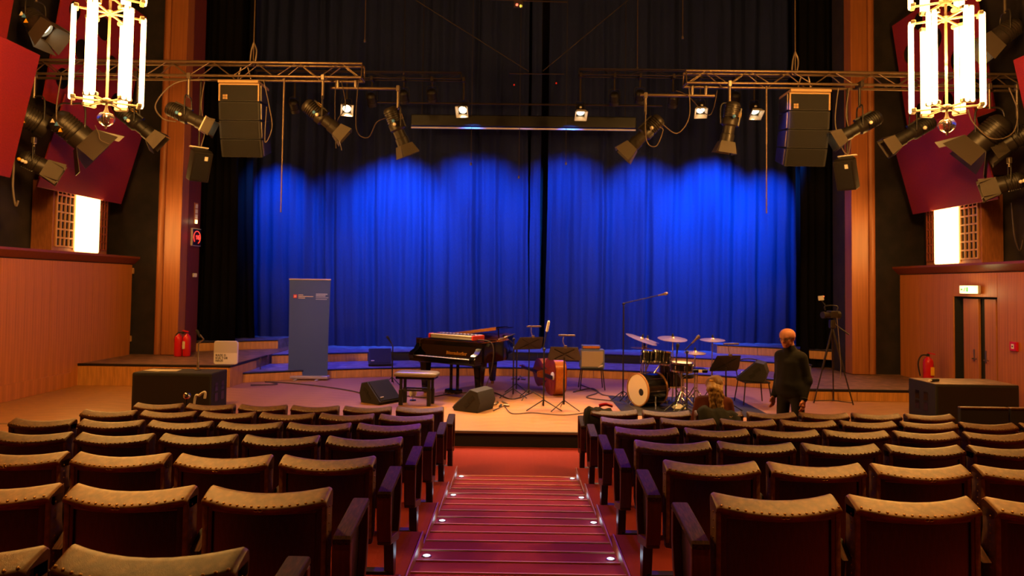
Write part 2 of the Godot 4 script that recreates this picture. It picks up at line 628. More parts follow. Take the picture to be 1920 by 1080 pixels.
func step_level(called, label, R: float, a0: float, a1: float, y0: float, y1: float, back: float, fascia_spans: Array):
	var poly = arc_pts(R, a0, a1, 28)
	var top = []
	for p in poly:
		top.append(V(p.x, y1 + 0.006, -p.y + 0.004))
	var shape = poly.duplicate()
	shape.append(Vector2(poly[-1].x, back))
	shape.append(Vector2(poly[0].x, back))
	var mb = Mb.new()
	mb.prism(Transform3D(Basis(Vector3.RIGHT, Vector3.FORWARD, Vector3.UP), V(0, (y0 + y1) / 2.0, 0)), shape, y1 - y0)
	var o = struct(called, mb, M.step_top, label, "step")
	var nz = []
	for p in top:
		nz.append(p + V(0, -0.018, 0.012))
	var nb = Mb.new()
	var rings = []
	for i in nz.size():
		var q = nz[i]
		var out = (V(0.05, q.y, -4.2) - q).normalized()
		rings.append([q - out * 0.03 + V(0, 0.014, 0), q + out * 0.012 + V(0, 0.014, 0), q + out * 0.012 - V(0, 0.016, 0), q - out * 0.03 - V(0, 0.016, 0)])
	nb.loft(rings)
	part(o, "nosing", nb, M.black_nosing, "black step edge")
	for s in fascia_spans:
		var n = maxi(1, int(round((s[1] - s[0]) * R / 0.95)))
		for i in n:
			var b0 = lerpf(s[0], s[1], float(i) / n) + 0.0004
			var b1 = lerpf(s[0], s[1], float(i + 1) / n) - 0.0004
			var fr = []
			for p in arc_pts(R, b0, b1, 6):
				var q = V(p.x, 0, -p.y)
				var out = (V(0.05, 0, -4.2) - q).normalized()
				fr.append([q + out * 0.001 + V(0, y0 + 0.004, 0), q + out * 0.016 + V(0, y0 + 0.004, 0), q + out * 0.016 + V(0, y1 - 0.034, 0), q + out * 0.001 + V(0, y1 - 0.034, 0)])
			var fb = Mb.new()
			fb.loft(fr)
			part(o, "fascia_panel", fb, s[2])
	return o

func room():
	# ---- floors
	struct("floor", span(-9.2, 9.2, -0.5, -0.216, 7.6, 9.3), M.carpet, "flat red carpeted floor between the first row and the stage", "floor")
	struct("floor", span(-9.2, 9.2, 0.2, 0.62, -6.2, 0.2), M.carpet)
	var st = struct("stage", span(-8.5, 8.5, -0.4, 0.0, 9.27, 17.6), M.stage_wood, "low wooden stage floor with a black front edge", "stage")
	part(st, "front_panel", span(-8.4, 8.4, -0.216, -0.035, 9.255, 9.27), M.black_wall, "black front panel")
	part(st, "edge_trim", span(-8.4, 8.4, -0.033, 0.004, 9.24, 9.285, 0.005), M.pale_cable)
	struct("floor", span(-8.5, -4.86, -0.4, 0.0, 6.0, 9.24), M.stage_wood, "wooden floor strip left of the stalls", "floor")
	# ---- raked aisle: boards with a pale batten at every joint
	var ramp = thing("aisle_ramp", "red carpeted raked aisle with narrow crosswise battens", "aisle")
	tag(ramp, "", "", "", "structure")
	var slope = atan(0.108)
	var d = 7.83
	while d > 1.6:
		var d1 = d - 0.25
		var b = Mb.new()
		var ym = -0.216 + 0.108 * (7.83 - (d + d1) / 2.0)
		b.box(T(V(0.0475, ym - 0.03, -(d + d1) / 2.0), V(-slope, 0, 0)), V(1.425, 0.06, 0.246), 0.006)
		part(ramp, "ramp_board", b, M.aisle_carpet)
		var s = Mb.new()
		s.box(T(V(0.0475, -0.216 + 0.108 * (7.83 - d) + 0.001, -d), V(-slope, 0, 0)), V(1.42, 0.02, 0.015), 0.003)
		part(ramp, "batten", s, M.batten)
		d = d1
	struct("floor", span(-0.7, 0.8, 0.2, 0.45, 0.2, 1.62), M.carpet)
	# ---- row platforms with wooden nosings on the aisle side
	for side in [-1, 1]:
		for k in range(0, 7):
			var dk = 3.05 + 0.98 * (k - 2)
			var y = -0.216 + 0.108 * (7.83 - (dk - 0.07))
			var xa = -0.665 if side < 0 else 0.76
			var xo = -4.85 if side < 0 else 6.5
			var o = struct("row_platform", span(xa, xo, -0.5, y, dk - 0.07, dk + 0.91), M.carpet, "red carpeted platform under seat row %d %s of the aisle" % [7 - k + 1, "left" if side < 0 else "right"], "platform")
			part(o, "nosing", span(xa - side * 0.004, xa - side * 0.018, y - 0.115, y + 0.006, dk - 0.07, dk + 0.91, 0.003), M.nosing, "wooden edge strip along the aisle")
	# ---- walls, ceiling
	struct("ceiling", span(-9.4, 9.4, 9.9, 10.2, -6.4, 18.0), M.ceiling)
	struct("wall_rear", span(-9.4, 9.4, -0.5, 10.0, -6.4, -6.2), M.dark_wall)
	struct("wall_back", span(-9.4, 9.4, -0.5, 10.0, 17.6, 17.9), M.black_wall, "black rear wall of the stage", "wall")
	for side in [-1.0, 1.0]:
		var nm = "wall_left" if side < 0 else "wall_right"
		var says = "left" if side < 0 else "right"
		var w = struct(nm, span(side * 9.4, side * 8.95, -0.5, 10.0, -6.4, 17.9), M.dark_wall, "dark upper side wall, %s side of the hall" % says, "wall")
		var core = span(side * 9.0, side * 8.385, -0.5, 2.5, -6.2, 14.4)
		if side > 0:
			core = span(9.0, 8.385, -0.5, 2.5, -6.2, 11.51)
			core.add(span(9.0, 8.385, -0.5, 2.5, 12.65, 14.4))
			core.add(span(9.0, 8.385, 1.93, 2.5, 11.51, 12.65))
			core.add(span(9.0, 8.385, -0.5, -0.2, 11.51, 12.65))
		var dw = struct(nm + "_dado", core, M.black_wall, "lower %s wall clad in orange brown wood panels" % says, "wall")
		var edges = [-6.0, -2.0, 2.0, 5.0, 7.0, 8.3, 9.5, 10.7, 11.9, 13.1, 14.4]
		if side < 0:
			wood_panels(dw, -8.385, -1.0, 0.0, 2.36, edges, M.wall_wood, "wall_panel")
			struct("baseboard_left", span(-8.36, -8.325, 0.0, 0.28, -6.0, 12.5, 0.006), M.wall_wood)
		else:
			# the right wall leaves the doorway open between d 11.54 and 12.62
			wood_panels(dw, 8.385, 1.0, -0.2, 2.36, [-6.0, -2.0, 2.0, 5.0, 7.0, 8.3, 9.9, 11.5], M.wall_wood, "wall_panel")
			part(dw, "wall_panel", span(8.385, 8.355, 1.93, 2.36, 11.503, 12.657, 0.004), M.wall_wood)
			wood_panels(dw, 8.385, 1.0, 0.0, 2.36, [12.66, 13.75, 14.4], M.wall_wood, "wall_panel")
		var pr = [Vector2(0.62, 2.36), Vector2(0.035, 2.36), Vector2(-0.02, 2.4), Vector2(-0.1, 2.48), Vector2(-0.12, 2.5), Vector2(-0.12, 2.54), Vector2(0.62, 2.54)]
		var led = Mb.new()
		var pts = []
		for q in pr:
			pts.append(Vector2(side * (8.37 + q.x), q.y))
		led.prism(T(V(0, 0, -4.2)), pts, 20.7, 0.004)
		struct("trim_1" if side < 0 else "trim_2", led, M.ledge_wood, "wooden ledge with cornice along the %s wall" % says, "ledge")
		# the proscenium: dark return wall, wooden pillar with a rounded edge strip, reddish jamb
		struct("wall_return", span(side * 9.2, side * 7.8, -0.4, 10.0, 14.5, 14.75), M.dark_wall, "dark return wall beside the %s pillar" % says, "wall")
		var pl = thing("pillar", "tall orange wooden pillar on the %s edge of the stage opening" % says, "pillar", V(side * 7.56, 0, -14.5))
		tag(pl, "", "", "", "structure")
		var y0 = 0.42 if side < 0 else 0.21
		part(pl, "pillar_face", bx(V(-side * 0.09, 5.0 + y0 / 2.0, 0), V(0.36, 10.0 - y0, 0.3), 0.008), M.pillar_wood)
		var rd = Mb.new()
		rd.lathe(T(V(side * 0.19, y0, 0.07)), [Vector2(0, 0), Vector2(0.085, 0), Vector2(0.085, 9.6), Vector2(0, 9.6)], 18)
		part(pl, "edge_strip", rd, M.pillar_wood)
		part(pl, "groove", bx(V(side * 0.1, 5.0, -0.02), V(0.04, 9.5, 0.26)), M.jamb)
		struct("jamb", span(side * 7.29, side * 7.5, y0, 10.0, 14.66, 15.2), M.jamb if side < 0 else M.dark_wall, "dark wooden return beside the %s pillar" % says, "jamb")
	# ---- wings and curved choir steps
	var wl = struct("stage_wing", span(-8.38, -5.45, 0.0, 0.41, 12.72, 17.5), M.tread, "raised wooden wing at the left of the stage", "platform")
	part(wl, "nosing", span(-8.36, -5.43, 0.375, 0.42, 12.69, 12.74, 0.006), M.black_nosing)
	part(wl, "nosing", span(-5.46, -5.42, 0.375, 0.42, 12.69, 14.6, 0.006), M.black_nosing)
	for i in 4:
		part(wl, "fascia_panel", span(-8.36 + i * 0.727, -8.36 + (i + 1) * 0.727 - 0.006, 0.0, 0.372, 12.70, 12.72, 0.003), M.riser_wood)
	part(wl, "fascia_panel", span(-5.45, -5.43, 0.0, 0.372, 12.70, 14.0, 0.003), M.riser_wood)
	var wr = struct("stage_wing", span(5.3, 8.38, 0.0, 0.2, 12.2, 17.5), M.tread, "low wooden wing at the right of the stage", "platform")
	part(wr, "nosing", span(5.28, 7.25, 0.165, 0.21, 12.17, 12.22, 0.006), M.black_nosing)
	for i in 2:
		part(wr, "fascia_panel", span(5.3 + i * 0.98, 5.3 + (i + 1) * 0.98 - 0.006, 0.0, 0.16, 12.18, 12.2, 0.003), M.riser_wood)
	part(wr, "end_block", span(7.27, 8.3, 0.0, 0.215, 12.1, 12.3, 0.006), M.black_satin)
	step_level("choir_step", "lowest curved step at the back of the stage", 10.65, -0.545, 0.515, 0.0, 0.2, 17.5, [[-0.543, 0.514, M.riser_wood]])
	step_level("choir_step", "middle curved step at the back of the stage", 11.95, -0.475, 0.56, 0.2, 0.41, 17.5, [[-0.475, -0.297, M.riser_wood], [-0.295, 0.298, M.black_satin], [0.3, 0.555, M.riser_wood]])
	step_level("choir_step", "upper curved step at the far left of the stage", 13.25, -0.62, -0.452, 0.41, 0.63, 17.5, [[-0.6, -0.452, M.riser_wood]])
	step_level("choir_step", "upper curved step at the far right of the stage", 13.25, 0.385, 0.62, 0.41, 0.63, 17.5, [[0.385, 0.6, M.riser_wood]])

func drapes():
	single("curtain", fold_sheet(-7.2, 0.29, 0.41, 9.8, 17.05, 4, 0.085, 0.33, 0.1), M.curtain, "wide blue lit stage curtain left of the centre gap", "curtain")
	single("curtain", fold_sheet(0.82, 7.3, 0.41, 9.8, 17.0, 9, 0.08, 0.36, -0.06), M.curtain, "wide blue lit stage curtain right of the centre gap", "curtain")
	single("curtain", fold_sheet(0.37, 0.63, 0.41, 9.8, 17.02, 21, 0.05, 0.2), M.curtain, "narrow blue lit curtain strip between the two dark centre gaps", "curtain")
	single("side_drape", fold_sheet(-7.5, -6.6, 0.43, 9.8, 15.6, 12, 0.07, 0.2), M.black_drape, "black drape hanging beside the left pillar", "drape")
	single("side_drape", fold_sheet(-7.25, -6.62, 0.42, 9.8, 16.4, 13, 0.06, 0.22, 0.2), M.black_drape, "narrow black drape just left of the blue curtain", "drape")
	single("side_drape", fold_sheet(6.7, 7.5, 0.22, 9.8, 15.6, 14, 0.07, 0.2), M.black_drape, "black drape hanging beside the right pillar", "drape")
	single("side_drape", fold_sheet(6.88, 7.5, 0.42, 9.8, 16.3, 15, 0.06, 0.22), M.black_drape, "narrow black drape just right of the blue curtain", "drape")
	var p = thing("projection_screen", "rolled up projection screen in a long black case with pale bottom bar", "screen", V(0.15, 5.86, -15.5))
	part(p, "case", bx(V(0, 0.02, 0), V(5.3, 0.27, 0.2), 0.02), M.black_satin)
	part(p, "bottom_bar", bx(V(0, -0.155, 0.08), V(5.28, 0.035, 0.04), 0.008), M.print_white, "pale bottom bar")
	for x in [-2.4, 2.4]:
		part(p, "hanger", tb([V(x, 0.15, 0), V(x, 4.0, 0)], 0.008, 6), M.dark_truss)
	single("pipe_batten", tb([V(-3.4, 6.28, -15.4), V(3.4, 6.28, -15.4)], 0.025), M.dark_truss, "long black pipe just above the projection screen case", "pipe")

# ---------------------------------------------------------------- theatre chairs: local origin on the floor below the back, stage towards -z
const CW := 0.565
const CH := 0.777

func bulge(x: float) -> float:
	var q = clampf(absf(x) / (CW / 2.0), 0.0, 1.0)
	return 0.062 * (1.0 - q * q)

func make_chair(arm_side: int, end: bool, label: String) -> Node3D:
	var t = thing("theatre_chair", label, "chair")
	var hw = CW / 2.0
	# leather roll over the top of the back, thicker at the rear edge
	var sec = [V(0, -0.075, -0.06), V(0, -0.025, -0.066), V(0, -0.008, -0.062), V(0, 0.0, -0.05), V(0, -0.004, -0.03), V(0, -0.022, 0.02), V(0, -0.031, 0.042), V(0, -0.035, 0.049), V(0, -0.041, 0.052), V(0, -0.05, 0.05), V(0, -0.055, 0.04), V(0, -0.075, 0.02)]
	var rings = []
	var stations = [-1.0, -0.985, -0.95, -0.85, -0.7, -0.5, -0.25, 0.0, 0.25, 0.5, 0.7, 0.85, 0.95, 0.985, 1.0]
	for s in stations:
		var e = maxf(0.0, (absf(s) - 0.94) / 0.06)
		var x = s * hw
		var ring = PackedVector3Array()
		for p in sec:
			var q = p
			q.y -= 0.019 * (1.0 - s * s)
			q.y -= 0.012 * e * e
			q.z *= 1.0 - 0.12 * e * e
			ring.append(V(x, CH + q.y, q.z + bulge(x)))
		rings.append(ring)
	var mb = Mb.new()
	mb.loft(rings)
	part(t, "top_pad", mb, M.leather, "tan leather top rail pad")
	# leather cheeks down both sides
	for s in [-1.0, 1.0]:
		var r2 = []
		for y in [0.3, 0.33, 0.5, 0.66, 0.7, 0.73]:
			var k = 0.8 if y < 0.31 else 1.0
			var x = s * (hw - 0.014)
			var ring = PackedVector3Array()
			for w in [[-0.014, -0.056], [-0.009, -0.06], [0.009, -0.06], [0.014, -0.054], [0.014, 0.022], [0.01, 0.03], [-0.008, 0.03], [-0.014, 0.022]]:
				ring.append(V(x + w[0] * s * k, y, w[1] * k + bulge(x)))
			r2.append(ring)
		mb = Mb.new()
		mb.loft(r2)
		part(t, "side_pad", mb, M.leather)
	# nails and the small number plate
	var nails = Mb.new()
	for i in 17:
		var x = lerpf(-0.93, 0.93, i / 16.0) * hw
		nails.ball(V(x, CH - 0.0305 - 0.019 * (1.0 - pow(x / hw, 2)), 0.043 + bulge(x)), V(0.007, 0.006, 0.007), 6)
	for s in [-1.0, 1.0]:
		for i in 10:
			nails.ball(V(s * (hw + 0.001), 0.36 + 0.038 * i, 0.002), V(0.004, 0.005, 0.005), 6)
	tag(part(t, "nails", nails, M.brass), "", "", "", "stuff")
	mb = Mb.new()
	for s in [-1, 1]:
		var c = V(s * 0.009, CH - 0.062, 0.0515 + bulge(0) + 0.002)
		var ring = []
		for k in 13:
			ring.append(c + V(0.011 * cos(TAU * k / 12.0), 0.0065 * sin(TAU * k / 12.0), 0))
		mb.tube(ring, 0.0016, 5, false)
	part(t, "number_plate", mb, M.brass, "small brass seat number clip")
	# curved wooden back with a raised frame
	mb = Mb.new()
	var rr = []
	for i in 13:
		var x = lerpf(-1, 1, i / 12.0) * (hw - 0.004)
		var z = bulge(x) - 0.004
		rr.append([V(x, 0.27, z - 0.02), V(x, 0.705, z - 0.02), V(x, 0.705, z + 0.016), V(x, 0.27, z + 0.016)])
	mb.loft(rr)
	part(t, "back_panel", mb, M.chair_wood)
	mb = Mb.new()
	for s in [-1.0, 1.0]:
		var r3 = []
		for y in [0.27, 0.71]:
			var x0 = s * (hw - 0.006)
			var x1 = s * (hw - 0.048)
			r3.append([V(x0, y, bulge(x0) + 0.01), V(x1, y, bulge(x1) + 0.01), V(x1, y, bulge(x1) + 0.021), V(x0, y, bulge(x0) + 0.022)])
		mb.loft(r3)
	var r4 = []
	for i in 13:
		var x = lerpf(-1, 1, i / 12.0) * (hw - 0.048)
		r4.append([V(x, 0.685, bulge(x) + 0.01), V(x, 0.685, bulge(x) + 0.021), V(x, 0.705, bulge(x) + 0.021), V(x, 0.705, bulge(x) + 0.01)])
	mb.loft(r4)
	part(t, "back_frame", mb, M.chair_wood)
	# folded seat
	mb = Mb.new()
	mb.box(T(V(0, 0.47, -0.11), V(0.16, 0, 0)), V(0.5, 0.42, 0.06), 0.022)
	part(t, "seat", mb, M.leather)
	mb = Mb.new()
	mb.box(T(V(0, 0.47, -0.15), V(0.16, 0, 0)), V(0.48, 0.4, 0.012), 0.004)
	part(t, "seat_board", mb, M.chair_wood)
	# intermediate arm with its post, towards the wall
	var ax = arm_side * (hw + 0.03)
	mb = Mb.new()
	mb.prism(Transform3D(Basis(V(0, 0, -1), Vector3.UP, Vector3.RIGHT), V(ax, 0, 0)), [Vector2(-0.03, 0.5), Vector2(0.06, 0.565), Vector2(0.36, 0.57), Vector2(0.42, 0.55), Vector2(0.42, 0.525), Vector2(0.1, 0.5)], 0.05, 0.006)
	part(t, "armrest", mb, M.arm_wood)
	mb = Mb.new()
	mb.prism(Transform3D(Basis(V(0, 0, -1), Vector3.UP, Vector3.RIGHT), V(ax, 0, 0)), [Vector2(0.02, 0.0), Vector2(0.3, 0.0), Vector2(0.3, 0.03), Vector2(0.14, 0.05), Vector2(0.12, 0.3), Vector2(0.2, 0.51), Vector2(0.02, 0.51), Vector2(0.05, 0.3)], 0.04, 0.004)
	part(t, "leg", mb, M.cast_iron)
	if end:
		var ex = -arm_side * (hw + 0.074)
		var side = Basis(V(0, 0, -1), Vector3.UP, Vector3.RIGHT)
		# arm board, two posts and a lower bar make a frame round a recessed panel
		mb = Mb.new()
		mb.prism(Transform3D(side, V(ex, 0, 0)), [Vector2(-0.07, 0.555), Vector2(-0.07, 0.578), Vector2(-0.058, 0.59), Vector2(0.31, 0.64), Vector2(0.325, 0.632), Vector2(0.325, 0.608)], 0.084, 0.007)
		part(t, "end_armrest", mb, M.arm_wood, "worn aisle armrest")
		mb = Mb.new()
		mb.prism(Transform3D(side, V(ex, 0, 0)), [Vector2(-0.065, 0.56), Vector2(-0.072, 0.5), Vector2(-0.066, 0.4), Vector2(-0.045, 0.29), Vector2(-0.01, 0.27), Vector2(-0.028, 0.4), Vector2(-0.028, 0.565)], 0.084, 0.006)
		part(t, "end_post", mb, M.chair_edge)
		mb = Mb.new()
		mb.prism(Transform3D(side, V(ex, 0, 0)), [Vector2(0.285, 0.605), Vector2(0.32, 0.61), Vector2(0.318, 0.45), Vector2(0.29, 0.32), Vector2(0.24, 0.22), Vector2(0.215, 0.245), Vector2(0.258, 0.34), Vector2(0.285, 0.46)], 0.084, 0.006)
		part(t, "end_post", mb, M.chair_edge)
		mb = Mb.new()
		mb.prism(Transform3D(side, V(ex, 0, 0)), [Vector2(-0.042, 0.27), Vector2(0.235, 0.2), Vector2(0.255, 0.25), Vector2(-0.01, 0.31)], 0.084, 0.006)
		part(t, "lower_bar", mb, M.chair_edge)
		mb = Mb.new()
		mb.prism(Transform3D(side, V(ex + arm_side * 0.012, 0, 0)), [Vector2(-0.04, 0.56), Vector2(0.3, 0.61), Vector2(0.28, 0.36), Vector2(0.22, 0.24), Vector2(-0.03, 0.29)], 0.03)
		part(t, "end_panel", mb, M.chair_wood)
		mb = Mb.new()
		mb.prism(Transform3D(side, V(ex, 0, 0)), [Vector2(0.14, 0.0), Vector2(0.21, 0.0), Vector2(0.22, 0.24), Vector2(0.1, 0.25)], 0.06, 0.006)
		part(t, "end_leg", mb, M.chair_wood)
		part(t, "foot_bar", bx(V(ex + arm_side * 0.1, 0.022, -0.16), V(0.2, 0.044, 0.07), 0.006), M.cast_iron)
	return t

func seats():
	var rows = ["seventh", "sixth", "fifth", "fourth", "third", "second", "first"]
	var place = ["first", "second", "third", "fourth", "fifth", "sixth", "seventh", "eighth"]
	var rng = RandomNumberGenerator.new()
	rng.seed = 77
	for side in [-1, 1]:
		var count = [2, 3, 4, 5, 6, 6, 6] if side < 0 else [0, 3, 4, 5, 6, 8, 7]
		var proto = [null, null]
		for k in range(1, 8):
			var dk = 3.05 + 0.98 * (k - 2)
			var y = -0.216 + 0.108 * (7.83 - (dk - 0.07)) if k < 7 else -0.216
			for i in count[k - 1]:
				var label = "leather-topped wooden theatre chair, %s seat %s of the aisle, %s row from the stage" % [place[i], "left" if side < 0 else "right", rows[k - 1]]
				var e = 1 if i == 0 else 0
				var c: Node3D
				if proto[e] == null:
					c = make_chair(side, e == 1, label)
					proto[e] = c
				else:
					c = proto[e].duplicate()
					c.name = numbered("theatre_chair")
					add_child(c)
				tag(c, label, "chair", "rows of theatre chairs")
				var xe = -0.832 if side < 0 else 0.918
				c.position = V(xe + side * (0.626 * i + CW / 2.0), y, -dk + rng.randf_range(-0.008, 0.008))
				c.rotation.y = rng.randf_range(-0.012, 0.012)
	# low black boards in front of the right end of the stalls
	for i in 2:
		var b = thing("low_partition", "low black board with pale top edge, %s of the two beside the front row" % ["left", "right"][i], "board", V(5.87 + 0.62 * i, -0.216, -8.35))
		part(b, "board", bx(V(0, 0.39, 0), V(0.6, 0.78, 0.06), 0.008), M.black_matt)
		part(b, "top_edge", bx(V(0, 0.79, 0), V(0.6, 0.022, 0.07), 0.008), M.leather, "pale top edge")
	# lit markers along the aisle
	var spots = [[865, 894], [850, 929], [829, 977], [800, 1043], [1073, 898], [1090, 934], [1113, 981], [1145, 1049]]
	var where = ["left of the aisle, farthest", "left of the aisle, second farthest", "left of the aisle, second nearest", "left of the aisle, nearest", "right of the aisle, farthest", "right of the aisle, second farthest", "right of the aisle, second nearest", "right of the aisle, nearest"]
	for i in 8:
		var r = ray(spots[i][0], spots[i][1])
		# meet the slope y = -0.216 + 0.108 * (7.83 + z)
		var k = (-0.216 + 0.108 * 7.83 - EYE.y) / (r.y - 0.108 * r.z)
		var p = EYE + r * k
		var lm = thing("floor_light", "small round white floor light %s" % where[i], "light", p + V(0, 0.003, 0), 0.0, "aisle floor lights")
		lm.rotation.x = -atan(0.108)
		var mb = Mb.new()
		mb.lathe(T(), [Vector2(0.026, 0.0), Vector2(0.024, 0.005), Vector2(0.0, 0.006)], 14)
		part(lm, "lens", mb, M.led_white, "glowing lens")
		mb = Mb.new()
		mb.lathe(T(), [Vector2(0.034, -0.004), Vector2(0.034, 0.002), Vector2(0.026, 0.004), Vector2(0.026, -0.004)], 14)
		part(lm, "ring", mb, M.steel)
		omni(V(0, 0.03, 0), Color(0.8, 0.9, 1.0), 0.004, 0.02, lm)

# ---------------------------------------------------------------- lights and rigging
func chandelier(p: Vector3, label: String):
	var c = thing("chandelier", label, "chandelier", p)       # p: centre of the lower ring
	var H = 1.06
	for tier in 2:
		var y = tier * (H + 0.17)
		var brass = Mb.new()
		brass.lathe(T(V(0, y - 0.03, 0)), [Vector2(0, 0), Vector2(0.05, 0), Vector2(0.065, 0.02), Vector2(0.065, 0.05), Vector2(0.03, 0.07), Vector2(0, 0.07)], 16)
		part(c, "hub", brass, M.pale_brass)
		var hub2 = Mb.new()
		hub2.lathe(T(V(0, y + H - 0.06, 0)), [Vector2(0, 0), Vector2(0.035, 0.0), Vector2(0.05, 0.03), Vector2(0.035, 0.06), Vector2(0, 0.06)], 16)
		part(c, "hub", hub2, M.pale_brass)
		for k in 6:
			var a = TAU * k / 6.0 + 0.45
			var o = V(cos(a), 0, sin(a))
			var s = V(-sin(a), 0, cos(a))
			for yy in [y, y + H - 0.03]:
				var arm = Mb.new()
				arm.box(Transform3D(Basis(o, Vector3.UP, s * -1.0), V(0, yy, 0) + o * 0.17), V(0.29, 0.02, 0.024), 0.004)
				arm.box(Transform3D(Basis(o, Vector3.UP, s * -1.0), V(0, yy, 0) + o * 0.325), V(0.05, 0.045, 0.15), 0.008)
				part(c, "arm", arm, M.pale_brass)
			for w in [-1, 1]:
				var q = o * 0.345 + s * (0.031 * w)
				var tube = Mb.new()
				tube.lathe(T(q + V(0, y - 0.02, 0)), [Vector2(0, 0.0), Vector2(0.02, 0.005), Vector2(0.025, 0.02), Vector2(0.025, H - 0.01), Vector2(0.02, H), Vector2(0, H)], 12)
				part(c, "light_tube", tube, M.tube_glow, "glowing tube")
	var rod = tb([V(0, -0.1, 0), V(0, 5.6, 0)], 0.014, 8)
	part(c, "stem", rod, M.pale_brass)
	var g = Mb.new()
	g.lathe(T(V(0, -0.28, 0)), [Vector2(0, 0), Vector2(0.035, 0.006), Vector2(0.072, 0.03), Vector2(0.092, 0.07), Vector2(0.092, 0.1), Vector2(0.07, 0.138), Vector2(0.03, 0.16), Vector2(0, 0.163)], 24, 0.3)
	part(c, "glass_ball", g, M.glass_ball, "clear glass ball below the tubes")
	var fin = Mb.new()
	fin.lathe(T(V(0, -0.32, 0)), [Vector2(0, 0), Vector2(0.012, 0.01), Vector2(0.012, 0.03), Vector2(0.022, 0.038), Vector2(0, 0.039)], 10)
	part(c, "finial", fin, M.pale_brass)
	fin = Mb.new()
	fin.lathe(T(V(0, -0.115, 0)), [Vector2(0, -0.005), Vector2(0.03, -0.005), Vector2(0.02, 0.02), Vector2(0.012, 0.06), Vector2(0, 0.06)], 10)
	part(c, "finial", fin, M.pale_brass)
	omni(V(0, 0.5, 0), WARM, 21.0, 0.2, c)
	omni(V(0, 1.75, 0), WARM, 14.0, 0.2, c)

func sconce(side: float, label: String):
	var s = thing("wall_lamp", label, "lamp", V(side * 8.62, 2.541, -12.92))
	part(s, "body", bx(V(side * 0.1, 0.66, 0.0), V(0.4, 1.32, 1.64), 0.01), M.sconce_wood)
	for g in [[0.52, 0.46], [-0.57, 0.36]]:
		var zc = g[0]
		var w = g[1]
		part(s, "dark_inset", bx(V(-side * 0.101, 0.66, zc), V(0.01, 1.1, w)), M.black_matt)
		var lat = Mb.new()
		for i in 5:
			lat.box(T(V(-side * 0.12, 0.66, zc + w * (i / 4.0 - 0.5))), V(0.03, 1.14, 0.028), 0.003)
		for i in 8:
			lat.box(T(V(-side * 0.12, 0.66 + 1.12 * (i / 7.0 - 0.5), zc)), V(0.026, 0.03, w), 0.003)
		part(s, "lattice", lat, M.sconce_pale if zc > 0 else M.ledge_wood, "square lattice")
	part(s, "rail", bx(V(-side * 0.11, 0.66, 0.24), V(0.03, 1.2, 0.06), 0.004), M.sconce_pale)
	part(s, "back_plate", bx(V(-side * 0.105, 0.66, -0.05), V(0.012, 1.24, 0.62), 0.003), M.sconce_pale)
	for i in 6:
		var t = Mb.new()
		t.lathe(T(V(-side * 0.18, 0.02, 0.23 - 0.112 * i)), [Vector2(0, 0), Vector2(0.04, 0), Vector2(0.05, 0.02), Vector2(0.05, 1.24), Vector2(0, 1.26)], 12)
		part(s, "light_tube", t, M.sconce_glow, "glowing tube")
	var l = AreaLight3D.new()
	l.name = "area_light"
	l.area_size = Vector2(0.6, 1.2)
	l.light_color = WARM
	l.light_energy = 14.0
	l.shadow_enabled = true
	s.add_child(l, true)
	l.transform = Transform3D(Basis.looking_at(V(-side, 0, 0.25), Vector3.UP), V(-side * 0.27, 0.66, 0))

func box_between(p0: Vector3, p1: Vector3, z0: float, z1: float, th: float) -> Transform3D:   # not scaled: only placed and turned
	var up = (p1 - p0).normalized()
	var z = Vector3.BACK
	return Transform3D(Basis(up.cross(z), up, z), (p0 + p1) / 2.0 + V(0, 0, (z0 + z1) / 2.0))

